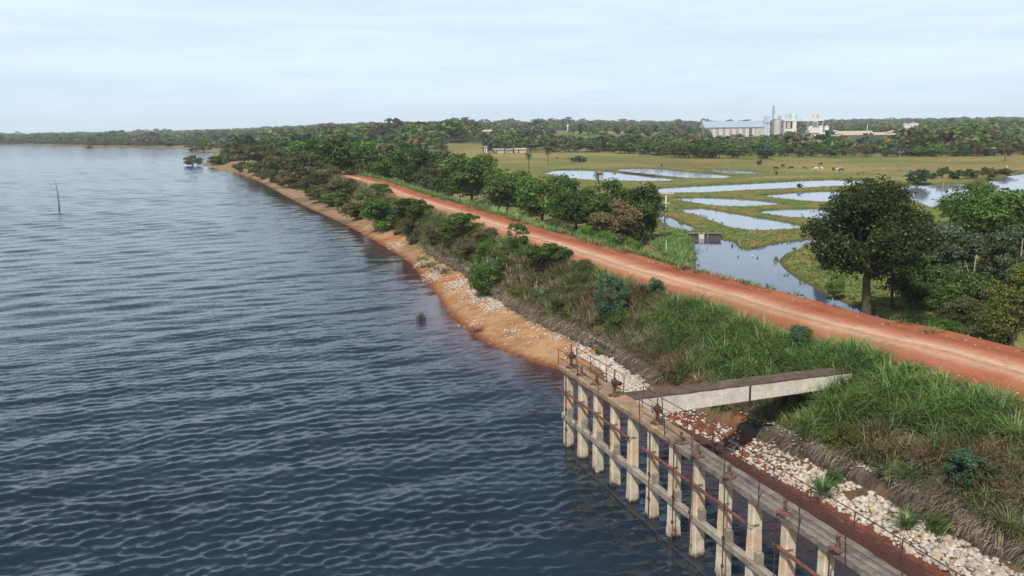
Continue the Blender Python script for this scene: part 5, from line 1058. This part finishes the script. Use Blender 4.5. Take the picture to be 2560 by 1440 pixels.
# reeds standing in the water, driftwood branch on the beach
def twigs(px, py, n, h, spread, label, name, m, cat, z=0., seed=0, lean=.5):
    e = thing(name, label, cat, (*at(px, py, z), z)); r = random.Random(seed); mb = MB()
    for _ in range(n):
        a = r.uniform(0, 6.28); s = r.uniform(0, spread); q = Vector((math.cos(a)*s, math.sin(a)*s, -.15)); t = q+Vector((r.gauss(0, lean)*h, r.gauss(0, lean)*h, h*r.uniform(.6, 1.1))); mb.tube([q, q.lerp(t, .5)+Vector((0, 0, .06*h)), t], [.018, .014, .006], 4)
    mb.build('stems', m, e); return e
twigs(1052, 800, 60, .85, .45, 'dark reddish reed clump standing in the shallow water', 'reed_clump', 'rust_dark', 'reeds', 0, 1, .3); twigs(1195, 828, 50, .5, .35, 'brown driftwood brush washed on the orange beach', 'driftwood_brush', 'bark', 'driftwood', .15, 2, .9); twigs(748, 496, 14, .35, .6, 'dark twig debris floating off the far beach', 'floating_branch', 'bark', 'driftwood', 0, 3, 1.2)
# weir between the strip of water and the canal basin
p = at(1727, 597, 0); q = at(1797, 597, 0); L = math.hypot(q[0]-p[0], q[1]-p[1]); e = thing('weir', 'small brick weir with a sluice gate at the head of the canal', 'weir', (p[0], p[1], 0), math.atan2(q[1]-p[1], q[0]-p[0]))
mb = MB(); mb.box((L/2, .35, 0), (L+.6, .5, 1.4)); mb.build('wall', 'brick', e); mb = MB(); mb.box((L/2, .35, .75), (L+.9, .8, .1)); mb.build('cap', 'deck_grey', e); mb = MB(); mb.box((L*.38, .06, .25), (.6, .1, .8)); mb.build('gate_panel', 'white_warm', e)
for i, f in enumerate((.30, .46, .60)): mb = MB(); mb.box((L*f, .02, .25), (.12, .16, 1.2)); mb.build('gate_post', 'white_warm' if i < 2 else 'wood', e)
mb = MB(); mb.tube([(0, .1, 1.7), (L*.62, .1, 1.75)], .05, 5)
for f in (.02, .3, .6): mb.tube([(L*f, .1, 1.0), (L*f, .1, 1.75)], .045, 5)
mb.build('handrail', 'wood', e)

# ------------------------------------------------------------------ cattle and birds
def skinmesh(name, J, E, m, lev=1):
    me = bpy.data.meshes.new(name+'_skeleton'); me.from_pydata([j[:3] for j in J], E, []); o = bpy.data.objects.new(name, me); COL.objects.link(o); s = o.modifiers.new('s', 'SKIN'); 
    for i, j in enumerate(J): me.skin_vertices[0].data[i].radius = (j[3], j[3])
    me.skin_vertices[0].data[0].use_root = True; u = o.modifiers.new('u', 'SUBSURF'); u.levels = lev; dg = bpy.context.evaluated_depsgraph_get(); r = bpy.data.meshes.new_from_object(o.evaluated_get(dg)); bpy.data.objects.remove(o); bpy.data.meshes.remove(me); r.name = name; r.materials.clear(); r.materials.append(MT[m]); r.polygons.foreach_set('use_smooth', [True]*len(r.polygons)); return r
def cowmesh(m, graze):
    J = [(0,0,.98,.33),(-.55,0,1.0,.30),(-.85,0,1.05,.20),(.45,0,1.0,.34),(.72,0,1.12,.22)]
    J += [(1.05,0,.72,.13),(1.22,0,.34,.12),(1.36,0,.12,.07)] if graze else [(1.02,0,1.32,.14),(1.22,0,1.42,.12),(1.5,0,1.28,.08)]
    E_ = [(0,1),(1,2),(0,3),(3,4),(4,5),(5,6),(6,7)]
    for x, sy in ((-.68,.2),(-.68,-.2),(.52,.2),(.52,-.2)):
        k = len(J); hind = x < 0; J += [(x,sy,.78,.15),(x+(.1 if hind else 0),sy,.55,.085),(x-(.06 if hind else -.02),sy,.34,.06),(x,sy,.02,.055)]; E_ += [(1 if hind else 3, k),(k,k+1),(k+1,k+2),(k+2,k+3)]
    k = len(J); J += [(-1.02,0,.9,.03),(-1.06,0,.45,.03)]; E_ += [(2,k),(k,k+1)]
    h = 6; k = len(J); hx, hz = (1.2, .44) if graze else (1.2, 1.5); J += [(hx-.05,.2,hz+.08,.035),(hx-.05,-.2,hz+.08,.035)]; E_ += [(6,k),(6,k+1)]
    return skinmesh('cow', J, E_, m)
CW = {(m, g_): cowmesh(m, g_) for m in ('cow_dark', 'cow_white', 'cow_brown') for g_ in (True, False)}
for px, by, m, g_, rz, lb in [(1941,438,'cow_dark',False,1.5,'dark cow nearest the ponds, seen end on'),(1939,425,'cow_dark',True,0.1,'dark cow grazing just beyond the nearest dark one'),(1654,418,'cow_dark',False,1.4,'lone dark cow by the upper ponds left of the herd'),(1957,419,'cow_dark',False,.4,'small dark cow behind the herd at its left end'),(1978,424,'cow_dark',True,3.0,'dark grazing cow second from the left of the herd'),(2011,424,'cow_brown',True,0.2,'brown cow grazing in the middle of the herd'),(2040,427,'cow_white',True,2.9,'white cow with lowered head in the herd'),(2036,426,'cow_dark',False,1.9,'dark cow touching the white grazing cow'),(2055,427,'cow_white',False,1.6,'white cow seen end on in the herd'),(2051,415,'cow_dark',False,.3,'dark cow furthest back in the pasture'),(2083,428,'cow_dark',False,1.5,'black cow seen end on right of the white cows'),(2097,429,'cow_white',False,.2,'white cow at the right end of the herd'),(2102,429,'cow_dark',True,0.0,'black cow at the right end beside the white one'),(1392,398,'cow_brown',True,.5,'brown cow alone left of the dome shaped bush')]:
    o = link('cow', CW[m, g_], None, hit(px, by)); o.rotation_euler = (0, 0, rz); o.scale = (.84,)*3; tag(o, lb, 'cow', 'cattle grazing beyond the ponds')
BR = random.Random(8)
eg = skinmesh('egret', [(0,0,.62,.13),(-.28,0,.55,.06),(.16,0,.75,.08),(.22,0,.98,.04),(.16,0,1.12,.035),(.26,0,1.2,.05),(.42,0,1.18,.015),(0.02,.06,.3,.02),(.02,.06,0,.02),(.02,-.06,.3,.02),(.02,-.06,0,.02)], [(0,1),(0,2),(2,3),(3,4),(4,5),(5,6),(0,7),(7,8),(0,9),(9,10)], 'white')
o = link('egret', eg, None, hit(1786, 481)); tag(o, 'white egret standing on the near bank of the long pond', 'egret')
dk = skinmesh('duck', [(0,0,.06,.13),(-.22,0,.1,.06),(.14,0,.14,.08),(.2,0,.3,.05),(.25,0,.36,.06),(.36,0,.33,.02)], [(0,1),(0,2),(2,3),(3,4),(4,5)], 'cow_dark'); dw = dk.copy(); dw.materials[0] = MT['white']
for px, py, w_, rz, lb in [(1845,643,dk,1.,'dark duck swimming furthest left in the canal basin'),(1880,641,dw,.2,'white duck swimming in the canal basin'),(1893,646,dk,.4,'dark duck swimming right of the white duck')]:
    o = link('duck', w_, None, (*at(px, py, 0), 0)); o.scale = (.6,)*3; o.rotation_euler = (0, 0, rz); tag(o, lb, 'duck', 'ducks on the canal basin')
